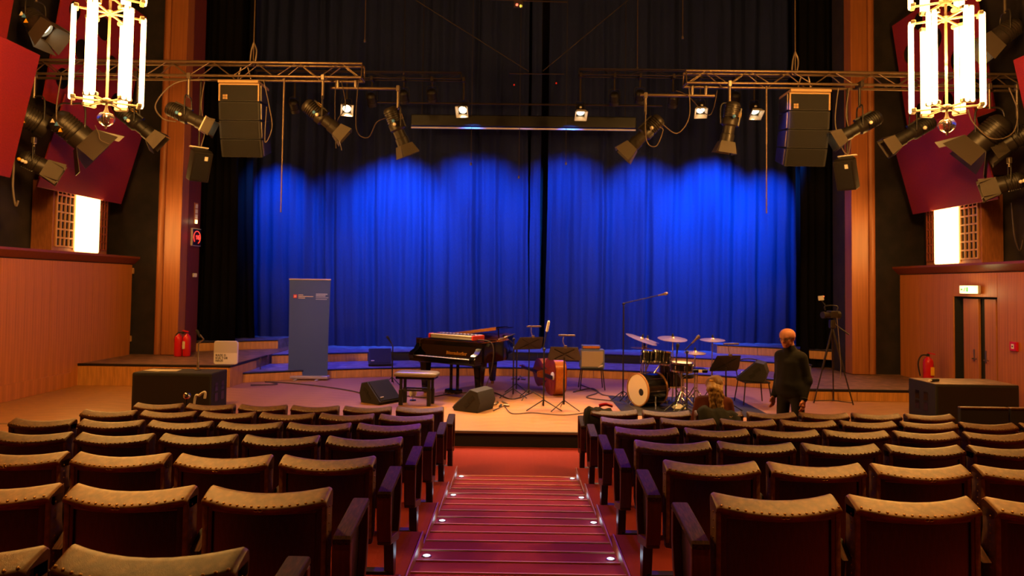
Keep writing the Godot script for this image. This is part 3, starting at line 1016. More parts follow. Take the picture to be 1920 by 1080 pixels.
func acoustic_panels():
	for side in [-1.0, 1.0]:
		var says = "left" if side < 0 else "right"
		for b in [[11.35, 13.8, "nearer the stage", 8.3, 3.62, 7.86, 5.25], [7.9, 10.35 if side < 0 else 10.05, "nearer the camera", 8.0, 3.62, 7.6, 5.58]]:
			var z0 = -b[0]
			var z1 = -b[1]
			var lo = V(side * b[3], b[4], 0)
			var hi = V(side * b[5], b[6], 0)
			var m = Mb.new()
			m.box(box_between(lo, hi, z0, z1, 0.03), V(0.03, (hi - lo).length(), b[1] - b[0]), 0.006)
			var ap = thing("acoustic_panel", "plain crimson acoustic panel tilted out from the %s wall, %s" % [says, b[2]], "panel")
			part(ap, "board", m, M.red_panel)
			for q in [[b[4] + 0.5, lerpf(b[3], b[5], 0.5 / (b[6] - b[4]))], [b[6] - 0.2, lerpf(b[5], b[3], 0.2 / (b[6] - b[4]))]]:
				for zz in [lerpf(z0, z1, 0.25), lerpf(z0, z1, 0.75)]:
					part(ap, "bracket", tb([V(side * (q[1] + 0.02), q[0], zz), V(side * 8.945, q[0], zz)], 0.02, 6), M.dark_truss)
			lo = V(side * 8.25, 5.15, 0)
			hi = V(side * 7.9, 7.6, 0)
			var tr = box_between(lo, hi, z0, z1, 0.03)
			var root = CSGCombiner3D.new()
			root.name = numbered("perforated_panel")
			var c = CSGBox3D.new()
			c.name = "board"
			c.size = V(0.03, (hi - lo).length(), b[1] - b[0])
			c.material = M.red_panel
			root.add_child(c)
			var k = 0
			for h in [[-0.75, -0.75, 0.2], [-0.75, 0.1, 0.17], [-0.75, 0.85, 0.19], [-0.1, -0.4, 0.21], [-0.1, 0.5, 0.2], [0.5, -0.85, 0.18], [0.5, 0.0, 0.22], [0.5, 0.85, 0.17], [1.0, -0.4, 0.16], [1.0, 0.5, 0.18]]:
				var y = CSGCylinder3D.new()
				y.name = "hole_%03d" % k
				k += 1
				y.radius = h[2]
				y.height = 0.2
				y.sides = 24
				y.operation = CSGShape3D.OPERATION_SUBTRACTION
				y.material = M.red_panel
				y.rotation.z = PI / 2
				y.position = V(0, h[0], h[1])
				root.add_child(y)
			add_child(root)
			root.transform = tr
			tag(root, "red acoustic panel with large round holes high on the %s wall, %s" % [says, b[2]], "panel")

func truss(called, label, x0: float, x1: float, yb: float, yt: float, d: float, deep: float, r: float, m, pitch := 0.69):
	var o = thing(called, label, "truss", V((x0 + x1) / 2.0, yb, -d))
	var h = (x1 - x0) / 2.0
	var H = yt - yb
	for c in [[0.0, deep / 2.0], [0.0, -deep / 2.0], [H, deep / 2.0 - 0.04], [H, -deep / 2.0 + 0.04]]:
		part(o, "chord", tb([V(-h, c[0], c[1]), V(h, c[0], c[1])], r, 10), m)
	var n = int((x1 - x0) / pitch * 2.0)
	for s in [1.0, -1.0]:
		for i in n:
			var xa = -h + (x1 - x0) * i / n
			var xb = -h + (x1 - x0) * (i + 1) / n
			var up = i % 2 == 0
			part(o, "brace", tb([V(xa + 0.02, 0.0 if up else H, s * (deep / 2.0 - (0.0 if up else 0.04))), V(xb - 0.02, H if up else 0.0, s * (deep / 2.0 - (0.04 if up else 0.0)))], r * 0.42, 6), m)
	for e in [-h, h]:
		part(o, "end_frame", tb([V(e, 0, deep / 2.0), V(e, H, deep / 2.0 - 0.04), V(e, H, -deep / 2.0 + 0.04), V(e, 0, -deep / 2.0), V(e, 0, deep / 2.0)], r * 0.5, 6), m)
	return o

func flaps(parent, x: Transform3D, y: float, r: float, long: float, angles: Array, m, label := "", wide := 1.35):   # four barn doors round local +y
	for k in 4:
		if angles[k] == null:
			continue
		var a = TAU * k / 4.0
		var o = V(cos(a), 0, sin(a))
		var s = V(-sin(a), 0, cos(a))
		var f = V(0, cos(angles[k]), 0) + o * sin(angles[k])
		var mb = Mb.new()
		mb.prism(x * Transform3D(Basis(s, f, s.cross(f)), V(0, y, 0) + o * r), [Vector2(-r, 0.0), Vector2(r, 0.0), Vector2(r * wide, long), Vector2(-r * wide, long)], 0.005)
		part(parent, "barn_door", mb, m, label)

# a theatre lantern: body centre p, shining along dir, hung from the bar above at height yh
func lantern(called, label, p: Vector3, dir: Vector3, yh: float, kind: String, opt := {}):
	var t = thing(called, label, "spotlight", p, 0.0, opt.get("group", ""))
	var x = along(Vector3.ZERO, dir)
	var k = opt.get("size", 1.0)
	var body = Mb.new()
	var m = M.lamp_body if not opt.get("dark", false) else M.lamp_dark
	var front = 0.0
	if kind == "profile":
		var pr = [Vector2(0, -0.36), Vector2(0.07, -0.36), Vector2(0.1, -0.345), Vector2(0.115, -0.32)]
		for i in 6:
			var y = -0.3 + 0.035 * i
			pr.append_array([Vector2(0.125, y), Vector2(0.125, y + 0.022), Vector2(0.113, y + 0.024), Vector2(0.113, y + 0.033)])
		pr.append_array([Vector2(0.13, -0.07), Vector2(0.13, 0.02), Vector2(0.1, 0.05), Vector2(0.0, 0.05)])
		for q in pr.size():
			pr[q] *= k
		body.lathe(x, pr, 20)
		part(t, "housing", body, m)
		var tube = Mb.new()
		var tp = [Vector2(0.0, 0.05), Vector2(0.098, 0.05), Vector2(0.098, 0.17), Vector2(0.112, 0.18), Vector2(0.112, 0.3), Vector2(0.098, 0.3), Vector2(0.098, 0.22)]
		for q in tp.size():
			tp[q] *= k
		tube.lathe(x, tp, 20)
		part(t, "lens_tube", tube, m)
		var lens = Mb.new()
		lens.lathe(x, [Vector2(0.0, 0.245 * k), Vector2(0.06 * k, 0.24 * k), Vector2(0.097 * k, 0.225 * k)], 18)
		part(t, "lens", lens, M.lens_glow if opt.get("lit", true) else M.chrome, "glowing lens" if opt.get("lit", true) else "")
		var fl = Mb.new()
		fl.box(x * T(V(0.0, -0.12, 0.135) * k), V(0.09, 0.3, 0.03) * k, 0.006)
		part(t, "cooling_box", fl, m)
		front = 0.3 * k
		if opt.has("frame"):
			var g = Mb.new()
			for s in [-1, 1]:
				g.box(x * T(V(0.125 * s, 0.31, 0) * k), V(0.02, 0.02, 0.27) * k)
				g.box(x * T(V(0, 0.31, 0.125 * s) * k), V(0.27, 0.02, 0.02) * k)
			part(t, "gel_frame", g, M.barn_white, "pale square gel frame")
		if opt.has("flaps"):
			flaps(t, x, front, 0.11 * k, opt.get("long", 0.2) * k, opt.flaps, opt.get("flap_mat", M.barn))
	else:
		var pr = [Vector2(0, -0.24), Vector2(0.09, -0.24), Vector2(0.13, -0.21), Vector2(0.15, -0.17)]
		for i in 6:
			var y = -0.15 + 0.036 * i
			pr.append_array([Vector2(0.165, y), Vector2(0.165, y + 0.022), Vector2(0.15, y + 0.024), Vector2(0.15, y + 0.034)])
		pr.append_array([Vector2(0.17, 0.08), Vector2(0.17, 0.2), Vector2(0.15, 0.2), Vector2(0.15, 0.14)])
		for q in pr.size():
			pr[q] *= k
		body.lathe(x, pr, 22)
		part(t, "housing", body, m)
		var lens = Mb.new()
		lens.lathe(x, [Vector2(0.0, 0.165 * k), Vector2(0.08 * k, 0.155 * k), Vector2(0.15 * k, 0.14 * k)], 20)
		part(t, "lens", lens, M.lens_glow if opt.get("lit", false) else M.chrome, "glowing lens" if opt.get("lit", false) else "")
		front = 0.2 * k
		if opt.has("flaps"):
			flaps(t, x, front, 0.165 * k, opt.get("long", 0.26) * k, opt.flaps, opt.get("flap_mat", M.barn))
	# yoke and clamp
	var R = (0.15 if kind == "profile" else 0.19) * k
	var sd = dir.cross(Vector3.UP).normalized()
	if opt.has("yaw"):
		sd = V(cos(opt.yaw), 0, sin(opt.yaw))
	var up = yh - p.y
	var yy = minf(up - 0.06, 0.34 * k)
	var yk = curve([sd * R, sd * R + V(0, yy * 0.75, 0), sd * R * 0.7 + V(0, yy, 0), V(0, yy, 0), -sd * R * 0.7 + V(0, yy, 0), -sd * R + V(0, yy * 0.75, 0), -sd * R], 4)
	part(t, "yoke", tb(yk, 0.012 * k, 6), m)
	var cl = Mb.new()
	cl.lathe(T(V(0, yy - 0.02, 0)), [Vector2(0, 0), Vector2(0.022, 0), Vector2(0.022, maxf(0.05, up - yy - 0.02)), Vector2(0, maxf(0.05, up - yy - 0.02))], 10)
	cl.box(T(V(0, up - 0.01, 0)), V(0.06, 0.1, 0.2 if opt.get("dark", false) else 0.07), 0.01)
	part(t, "clamp", cl, M.steel if not opt.get("dark", false) else M.dark_truss)
	# small coloured handling tags on the side that is seen
	var i = 0
	for c in opt.get("tags", []):
		var b = Mb.new()
		var q = x.basis.y * (-0.1 + 0.055 * i) * k + V(0, -0.02, R + 0.02)
		if opt.get("tri", false):
			b.prism(T(q + V(0, -0.05 * (i / 2), 0)), [Vector2(-0.035, -0.03), Vector2(0.035, -0.03), Vector2(0, 0.035)], 0.03, 0.008)
		else:
			b.ball(q, 0.03, 10)
		part(t, "handling_tag", b, M["tag_" + c], c + " tag")
		i += 1
	if opt.has("label_strip"):
		var b = Mb.new()
		b.box(x * T(V(0.02, -0.16, 0.13) * k), V(0.04, 0.09, 0.05) * k, 0.004)
		part(t, "caution_label", b, M.tag_yellow, "yellow label")
	if opt.has("power"):
		var l = spot(p + dir.normalized() * (front + 0.02), p + dir.normalized() * 4.0 if not opt.has("to") else opt.to, opt.get("color", STAGE), opt.power, opt.get("cone", 22.0), 0.7, 0.07, t)
	return t

func line_array(p: Vector3, label: String, side: float):   # p: top centre of the front
	var a = thing("speaker_array", label, "speaker", p)
	part(a, "flying_frame", bx(V(0, 0.02, -0.2), V(0.68, 0.05, 0.5), 0.01), M.cabinet_edge)
	var q = V(0, 0, 0)
	for k in 4:
		var ang = [0.04, 0.12, 0.21, 0.32][k]
		var h = 0.3
		var b = Basis.from_euler(V(ang, 0, 0))
		var c = q + b * V(0, -h / 2.0, -0.22)
		var mb = Mb.new()
		mb.prism(Transform3D(b * Basis(V(0, 0, 1), V(0, 1, 0), V(-1, 0, 0)), c), [Vector2(-0.22, -h / 2.0 + 0.03), Vector2(0.21, -h / 2.0 + 0.002), Vector2(0.21, h / 2.0 - 0.002), Vector2(-0.22, h / 2.0 - 0.03)], 0.69, 0.008)
		var cab = part(a, "cabinet", mb, M.black_matt)
		part(cab, "grille", bx(c + b * V(0, 0, 0.212), V(0.62, h - 0.03, 0.012), 0.003, V(ang, 0, 0)), M.grille)
		if k == 0:
			for s in [-1, 1]:
				part(cab, "edge_strip", bx(c + b * V(s * 0.328, 0, 0.214), V(0.026, h - 0.01, 0.016), 0.003, V(ang, 0, 0)), M.cabinet_edge, "pale edge strip")
			part(cab, "edge_strip", bx(c + b * V(0, h / 2.0 - 0.016, 0.214), V(0.67, 0.026, 0.016), 0.003, V(ang, 0, 0)), M.cabinet_edge, "pale edge strip")
			var lg = Mb.new()
			for i in [0, 1]:
				for j in [0, 1]:
					lg.box(T(c + b * V(-0.25 + 0.042 * i, -0.1 + 0.042 * j, 0.221), V(ang, 0, 0)), V(0.034, 0.034, 0.004))
			part(cab, "logo", lg, M.cabinet_edge, "logo of four small squares")
		for s in [-1, 1]:
			part(cab, "side_rail", bx(c + b * V(s * 0.352, 0, 0.15), V(0.012, h - 0.04, 0.05), 0.003, V(ang, 0, 0)), M.steel)
		q = q + b * V(0, -h - 0.01, 0)
	for s in [-0.2, 0.2]:
		part(a, "sling", tb([V(s, 0.03, -0.22), V(s * 0.6, 0.1, -0.22), V(s * 0.3, 0.33, -0.2)], 0.012, 6), M.steel)
	return a

func hanging_speaker(p: Vector3, label: String, side: float, yh: float):
	var s = thing("small_speaker", label, "speaker", p, side * -0.75)
	var b = Basis.from_euler(V(0.45, 0, 0))
	var mb = Mb.new()
	mb.prism(Transform3D(b * Basis(V(1, 0, 0), V(0, 0, -1), V(0, 1, 0)), Vector3.ZERO), [Vector2(-0.15, -0.14), Vector2(0.15, -0.14), Vector2(0.17, 0.0), Vector2(0.09, 0.15), Vector2(-0.09, 0.15), Vector2(-0.17, 0.0)], 0.52, 0.012)
	part(s, "cabinet", mb, M.lamp_dark)
	part(s, "grille", bx(b * V(0, 0, 0.145), V(0.26, 0.46, 0.012), 0.004, V(0.45, 0, 0)), M.grille)
	part(s, "label_plate", bx(b * V(0.05, 0.16, 0.153), V(0.05, 0.07, 0.004), 0.0, V(0.45, 0, 0)), M.tag_white, "pale label plate")
	part(s, "bracket", bx(V(0, 0.3, -0.02), V(0.3, 0.02, 0.06), 0.004), M.barn_white, "pale bracket")
	part(s, "pole", tb([V(0, 0.3, -0.02), V(0, yh - p.y, -0.02)], 0.02, 8), M.dark_truss)
	part(s, "cable", tb(curve([V(0.02, 0.3, 0), V(0.07, 0.6, 0.03), V(0.0, 1.0, 0.03), V(0.05, yh - p.y, 0.02)]), 0.008, 5), M.pale_cable)
	return s

func cable(pts: Array, label: String, r := 0.009, m = null):
	single("cable", tb(curve(pts), r, 6), M.cable if m == null else m, label, "cable")

func rigging():
	chandelier(at(200, 191, 7.5) + V(0, 0.0, 0), "tall chandelier of glowing tubes hanging at the upper left")
	chandelier(at(1775, 203, 7.5) + V(0, 0.0, 0), "tall chandelier of glowing tubes hanging at the upper right")
	sconce(-1.0, "box wall lamp with bright tubes and lattice on the left ledge")
	sconce(1.0, "box wall lamp with bright tubes and lattice on the right ledge")
	acoustic_panels()
	# near trusses, d 11, and the thin rear bars, d 14
	var yt = at(400, 119, 11.0).y
	var yb = at(400, 146, 11.0).y
	truss("lighting_truss", "near lighting truss hanging over the left side of the stage", at(40, 130, 11).x, at(681, 130, 11).x, yb, yt, 11.0, 0.24, 0.022, M.truss)
	var yt2 = at(1450, 137, 11.0).y
	var yb2 = at(1450, 161, 11.0).y
	truss("lighting_truss", "near lighting truss hanging over the right side of the stage", at(1284, 150, 11).x, at(1990, 150, 11).x, yb2, yt2, 11.0, 0.24, 0.022, M.truss)
	var ya = at(780, 149, 14.0).y
	truss("lighting_bar", "thin dark rear lighting truss, left half", at(480, 140, 14).x, at(865, 140, 14).x, ya, ya + 0.15, 14.0, 0.16, 0.014, M.dark_truss, 0.9)
	var yc = at(1180, 143, 14.0).y
	truss("lighting_bar", "thin dark rear lighting truss, right half", at(1086, 140, 14).x, at(1480, 140, 14).x, yc, yc + 0.14, 14.0, 0.16, 0.014, M.dark_truss, 0.9)
	# pipes below the near trusses
	var pa = at(620, 165, 11.1)
	var pb = at(746, 165, 11.1)
	var pp = thing("pipe", "short pipe clamped below the left truss, spotlight at its right end", "pipe", (pa + pb) / 2.0)
	part(pp, "tube", tb([pa - pp.position, V(pb.x, pa.y, pa.z) - pp.position], 0.024, 10), M.truss)
	for x in [0.15, 0.45]:
		part(pp, "clamp", tb([V(x - 0.6, 0, 0), V(x - 0.6, yb - pa.y, 0.02)], 0.025, 8), M.steel)
	pa = at(1200, 178, 11.1)
	pb = at(1340, 178, 11.1)
	pp = thing("pipe", "short pipe clamped below the right truss, spotlight at its left end", "pipe", (pa + pb) / 2.0)
	part(pp, "tube", tb([pa - pp.position, V(pb.x, pa.y, pa.z) - pp.position], 0.026, 10), M.truss)
	for x in [0.35, 0.58]:
		part(pp, "clamp", tb([V(x - 0.1, 0, 0), V(x - 0.1, yb2 - pa.y, 0.02)], 0.025, 8), M.steel)
	# speakers
	line_array(at(448, 156, 10.9), "column of four black speaker cabinets hanging from the left truss", -1.0)
	line_array(at(1519, 173, 10.9), "column of four black speaker cabinets hanging from the right truss", 1.0)
	hanging_speaker(at(373, 309, 11.1), "small black speaker hanging on a pole beside the left pillar", -1.0, yb)
	hanging_speaker(at(1588, 325, 11.1), "small black speaker hanging on a pole beside the right pillar", 1.0, yb2)
	# lanterns on the left
	var A = 0.35
	lantern("spotlight", "large barn door spotlight at the top left corner", at(66, 40, 10.6), V(0.72, -0.62, 0.1), at(66, -60, 10.6).y, "fresnel", {"lit": true, "flaps": [0.2, 0.1, 0.25, 0.3], "tags": ["white", "blue", "yellow"], "tri": true, "long": 0.3})
	lantern("spotlight", "boxy ribbed spotlight at the far left end of the truss", at(62, 225, 10.88), V(0.62, -0.42, -0.66), yb, "fresnel", {"tags": ["white", "blue", "yellow"], "tri": true, "size": 1.15, "yaw": 0.2})
	lantern("spotlight", "big spotlight with wide open barn doors left, in front of the red panel", at(132, 242, 10.86), V(0.6, -0.6, -0.5), yb, "fresnel", {"size": 1.25, "flaps": [0.75, 0.5, 0.7, 0.8], "tags": ["white", "blue", "yellow"], "tri": true, "long": 0.34, "yaw": 0.0})
	lantern("spotlight", "hooded spotlight low on the left, under the boxy one", at(62, 305, 10.8), V(0.7, -0.38, -0.45), at(62, 262, 10.8).y, "fresnel", {"flaps": [0.0, -0.1, 0.0, -0.1], "tags": ["yellow", "white", "white"], "long": 0.3, "size": 0.85})
	lantern("spotlight", "dark profile spotlight between the left chandelier and the left pillar", at(256, 232, 10.88), V(0.72, -0.6, -0.2), yb, "profile", {"lit": false, "dark": true, "tags": ["blue", "white"], "label_strip": true, "flaps": [0.1, 0.3, 0.1, 0.5]})
	lantern("spotlight", "profile spotlight in front of the left pillar, pale gel frame at its end", at(352, 219, 10.88), V(0.86, -0.38, -0.1), yb, "profile", {"lit": true, "tags": ["blue", "white"], "frame": true, "flaps": [0.05, 0.05, 0.05, 0.05], "long": 0.16})
	lantern("spotlight", "profile spotlight right of the left speaker column, aimed at the stage", at(604, 221, 10.88), V(0.74, -0.6, -0.2), yb, "profile", {"tags": ["blue", "white"], "label_strip": true, "flaps": [0.35, 0.2, 0.5, 0.3], "power": 25.0, "to": V(0.6, 0, -11.2), "cone": 20.0})
	lantern("spotlight", "steeply aimed profile spotlight at the right end of the left pipe", at(745, 240, 11.1), V(0.34, -0.86, -0.2), at(745, 165, 11.1).y, "profile", {"tags": ["blue", "white"], "label_strip": true, "flaps": [0.35, 0.2, 0.3, 0.3], "power": 28.0, "to": V(-0.2, 0, -10.4), "cone": 22.0})
	# lanterns on the right
	lantern("spotlight", "profile spotlight at the left end of the right pipe, barn doors open", at(1210, 250, 11.1), V(-0.68, -0.68, -0.15), at(1205, 178, 11.1).y, "profile", {"tags": ["white"], "label_strip": true, "flaps": [0.3, 0.25, 0.3, 0.3], "long": 0.24, "power": 28.0, "to": V(0.4, 0, -10.2), "cone": 22.0})
	lantern("spotlight", "profile spotlight aimed straight down right of the right pipe", at(1368, 232, 10.88), V(-0.14, -0.95, -0.12), yb2, "profile", {"tags": ["blue"], "label_strip": true, "flaps": [0.3, 0.3, 0.5, 0.3], "power": 25.0, "to": V(2.6, 0, -11.0), "cone": 22.0, "yaw": 0.0})
	lantern("spotlight", "profile spotlight in front of the right pillar", at(1612, 238, 10.88), V(-0.82, -0.46, -0.15), yb2, "profile", {"lit": true, "dark": true, "tags": ["white"], "flaps": [0.2, 0.3, 0.3, 0.3]})
	lantern("spotlight", "dark profile spotlight between the right pillar and right chandelier", at(1712, 248, 10.88), V(-0.8, -0.5, -0.15), yb2, "profile", {"lit": false, "dark": true, "tags": ["white"], "label_strip": true, "flaps": [0.1, 0.3, 0.1, 0.3]})
	lantern("spotlight", "big spotlight with wide open barn doors right, in front of the red panel", at(1856, 250, 10.86), V(-0.55, -0.66, -0.45), yb2, "fresnel", {"size": 1.25, "flaps": [0.7, 0.55, 0.75, 0.75], "long": 0.34, "yaw": 0.0})
	lantern("spotlight", "hooded spotlight low on the right edge, under the barn door one", at(1893, 343, 10.8), V(-0.78, -0.25, -0.45), at(1893, 300, 10.8).y, "fresnel", {"flaps": [0.0, -0.1, 0.0, -0.1], "tags": ["white", "white"], "long": 0.28, "size": 0.85})
	lantern("spotlight", "ribbed spotlight at the right edge, a pale barn door below it", at(1908, 258, 10.88), V(-0.7, -0.45, -0.5), yb2, "fresnel", {"flaps": [0.3, 0.2, 0.8, 0.2], "long": 0.3, "tags": ["red"]})
	lantern("spotlight", "large barn door spotlight at the top right corner", at(1885, 62, 10.6), V(-0.7, -0.6, -0.2), at(1885, -60, 10.6).y, "fresnel", {"lit": true, "flaps": [0.1, 0.1, 0.25, 0.1], "long": 0.3})
	# rear lanterns: five lit, facing the hall, and the dark floods that wash the backdrop
	var lit = [[650, 201, V(0.25, -0.55, 0.8), "left of the left pipe's spotlight"], [869, 203, V(-0.1, -0.6, 0.8), "right end of the left rear bar"], [1088, 206, V(0.03, -0.8, 0.6), "left end of the right rear bar"], [1313, 202, V(-0.1, -0.75, 0.65), "below the right truss's left end"], [1414, 204, V(0.05, -0.8, 0.6), "beside the right speaker column"]]
	for i in 5:
		var q = lit[i]
		lantern("rear_spotlight", "small lit rear spotlight shining towards the hall, %s" % q[3], at(q[0], q[1], 14.0), q[2], ya if q[0] < 960 else yc, "fresnel", {"lit": true, "size": 0.55, "dark": true, "tags": ["white"], "flaps": [0.35, 0.3, 0.35, 0.3], "long": 0.2, "flap_mat": M.barn_white, "power": [10.0, 22.0, 22.0, 20.0, 12.0][i], "cone": 26.0, "to": [V(-1.8, 0, -11.5), V(-0.6, 0, -10.4), V(0.9, 0, -10.2), V(1.9, 0, -10.6), V(3.5, 0, -11.5)][i]})
	var fl = [[552, 200], [697, 188], [757, 182], [810, 180], [1152, 186], [1200, 182], [1262, 190], [1378, 186]]
	var wh = ["behind the left speaker column", "below the left truss's right end", "above the left pipe's steep spotlight", "second from the right on the left rear bar", "second from the left on the right rear bar", "above the right pipe's left end", "above the middle of the right pipe", "second from the right on the right rear bar"]
	for i in fl.size():
		lantern("rear_flood", "dark rear flood facing the backdrop, %s" % wh[i], at(fl[i][0], fl[i][1], 14.0), V(0.05, -0.75, -0.66), ya if fl[i][0] < 960 else yc, "fresnel", {"size": 0.62, "dark": true, "lit": false, "tags": []})
	# ropes, drop lines and poles
	var drops = [[475, -40, 118, 11.0, "steel hoist line above the left truss", 0.01], [1491, -40, 136, 11.0, "steel hoist line above the right truss", 0.01], [684, -40, 74, 12.5, "thin drop line ending in a small hook, upper left of centre", 0.007], [1280, -40, 68, 12.5, "thin drop line ending in a small hook, upper right of centre", 0.007], [757, -40, 136, 14.0, "thin rope above the left rear bar", 0.006], [1195, -40, 126, 14.0, "rope tied above the right rear bar", 0.009], [883, -40, 305, 13.0, "long thin rope left of centre, ending before the curtain", 0.005], [973, 20, 330, 13.0, "long thin rope on the stage centre line", 0.005], [1061, 8, 304, 13.0, "long thin rope right of centre, ending before the curtain", 0.005]]
	for q in drops:
		var a = at(q[0], q[1], q[3])
		var b = at(q[0], q[2], q[3])
		a.x = b.x
		a.y = 9.85
		var t = thing("drop_line", q[4], "rope", b)
		part(t, "rope", tb([V(0, 0, 0), a - b], q[5], 6), M.dark_truss if q[5] < 0.0065 else M.truss)
		var w = Mb.new()
		w.lathe(T(V(0, -0.06, 0)), [Vector2(0, 0), Vector2(0.02, 0.01), Vector2(0.02, 0.04), Vector2(0.008, 0.07), Vector2(0, 0.07)], 8)
		part(t, "hook", w, M.steel)
		if q[3] < 12.0:
			part(t, "shackle", tb(curve([V(0, 0.35, 0), V(0.05, 0.2, 0), V(0.02, 0.0, 0.0), V(-0.05, -0.02, 0), V(-0.04, 0.2, 0), V(0, 0.35, 0)]), 0.014, 6), M.steel)
	for q in [[533, 148, 398, "long thin pole hanging from the left truss", 10.89], [1437, 162, 400, "long thin pole hanging from the right truss", 10.89]]:
		var a = at(q[0], q[1], q[4])
		var b = at(q[0], q[2], q[4])
		var t = thing("hanging_pole", q[3], "pole", V(a.x, b.y, a.z))
		part(t, "upper_pole", tb([V(0, (a.y - b.y) * 0.55, 0), V(0, a.y - b.y, 0)], 0.016, 8), M.truss)
		part(t, "lower_pole", tb([V(0, 0, 0), V(0, (a.y - b.y) * 0.56, 0)], 0.01, 8), M.truss)
	# the slack rods and the frame high above centre stage
	var fr = thing("rigging_frame", "thin black metal frame hanging high above centre stage", "frame", at(1012, 138, 13.5))
	var o = fr.position
	part(fr, "bar", tb([at(955, 138, 13.5) - o, at(1058, 139, 13.5) - o], 0.012, 6), M.dark_truss)
	part(fr, "top_bar", tb([at(885, -2, 13.5) - o, at(1063, 4, 13.5) - o], 0.016, 6), M.dark_truss)
	part(fr, "diagonal_rod", tb([at(776, -2, 13.5) - o, at(992, 134, 13.5) - o], 0.009, 6), M.dark_truss)
	part(fr, "diagonal_rod", tb([at(1180, -2, 13.5) - o, at(1018, 133, 13.5) - o], 0.009, 6), M.dark_truss)
	for q in [[964, 159], [1043, 156]]:
		part(fr, "indicator", bx(at(q[0], q[1], 13.5) - o, V(0.03, 0.03, 0.03), 0.006), M.tag_red)
	var ind = thing("indicator_lights", "pair of small pink and yellow indicator lights above centre stage", "light", at(972, 10, 13.5))
	part(ind, "box", bx(V(0, 0.04, -0.03), V(0.2, 0.16, 0.07), 0.01), M.black_matt)
	var b1 = Mb.new()
	b1.ball(V(-0.03, 0.01, 0), 0.03, 10)
	part(ind, "pink_light", b1, M.led_pink, "pink light")
	b1 = Mb.new()
	b1.ball(V(0.05, -0.015, 0), 0.03, 10)
	part(ind, "yellow_light", b1, M.led_yellow, "yellow light")
	omni(V(0, -0.05, 0.15), Color(1, 0.5, 0.4), 0.02, 0.02, ind)
	# slack cables
	var c = func(l, d): return l.map(func(q): return at(q[0], q[1], d))
	cable(c.call([[395, 150], [330, 155], [292, 195], [305, 222], [330, 228]], 10.9), "slack power cable of the spotlight before the left pillar", 0.011, M.pale_cable)
	cable(c.call([[672, 150], [668, 240], [690, 258], [706, 230], [722, 222]], 11.0), "slack cable looping to the left pipe's steep spotlight")
	cable(c.call([[640, 152], [648, 200], [632, 230], [641, 282]], 10.95), "hanging cable with a red plug left of the left pipe", 0.008)
	cable(c.call([[630, 150], [628, 200], [630, 278]], 10.9), "straight hanging cable beside the red plugged one", 0.007)
	cable(c.call([[494, 150], [505, 200], [510, 240], [497, 266], [500, 200]], 10.88), "thin pale cable hanging right of the left speaker column", 0.007, M.pale_cable)
	cable(c.call([[1292, 165], [1292, 220], [1270, 250], [1245, 235], [1240, 228]], 11.0), "slack cable looping from the right pipe to its spotlight", 0.009, M.pale_cable)
	cable(c.call([[1345, 170], [1330, 216], [1290, 180], [1268, 170]], 11.05), "slack thin cable between the right pipe and the downward spotlight", 0.007)
	cable(c.call([[1211, 195], [1212, 262], [1230, 274], [1243, 245], [1236, 238]], 10.85), "reddish cable looping below the right pipe's spotlight", 0.008, M.pale_cable)
	cable(c.call([[1572, 165], [1566, 230], [1580, 280], [1590, 290]], 10.9), "thin cable running down to the right small speaker", 0.008, M.pale_cable)
	cable(c.call([[1892, 165], [1908, 210], [1898, 250], [1860, 260], [1825, 230], [1815, 205]], 10.5), "pale slack cable right of the right chandelier", 0.01, M.pale_cable)
	cable(c.call([[115, 142], [106, 200], [108, 230], [118, 240]], 10.6), "pale cable dropping to the left barn door spotlight", 0.009, M.pale_cable)
	cable(c.call([[25, 225], [26, 300], [24, 350], [29, 385], [34, 376]], 10.7), "bundle of pale cables hanging low at the left edge", 0.016, M.pale_cable)
	cable(c.call([[178, 235], [185, 250], [188, 262], [205, 270]], 10.7), "thin looping cable beside the left glass ball", 0.006, M.pale_cable)
	cable(c.call([[1897, 380], [1902, 440], [1912, 470], [1918, 450]], 11.4), "dark cable hanging at the right edge before the wall", 0.012)

# ---------------------------------------------------------------- things on the stage
const FLATB := Basis(Vector3(1, 0, 0), Vector3(0, 0, -1), Vector3(0, 1, 0))   # outlines (x, back) extruded upwards

func taper(p: Vector3, h: float, w0: float, w1: float) -> Mb:     # a square leg, w0 at the foot
	var m = Mb.new()
	var rings = []
	for q in [[0.0, w0], [h, w1]]:
		var s = q[1] / 2.0
		rings.append([p + V(-s, q[0], -s), p + V(s, q[0], -s), p + V(s, q[0], s), p + V(-s, q[0], s)])
	for j in 4:
		var a = rings[0][j]; var b = rings[0][(j + 1) % 4]; var c = rings[1][(j + 1) % 4]; var e = rings[1][j]
		var nn = ((a + b) / 2.0 - p); nn.y = 0
		m.flat(a, b, c, e, nn.normalized())
	m.flat(rings[0][0], rings[0][1], rings[0][2], rings[0][3], Vector3.DOWN)
	m.flat(rings[1][0], rings[1][1], rings[1][2], rings[1][3], Vector3.UP)
	return m

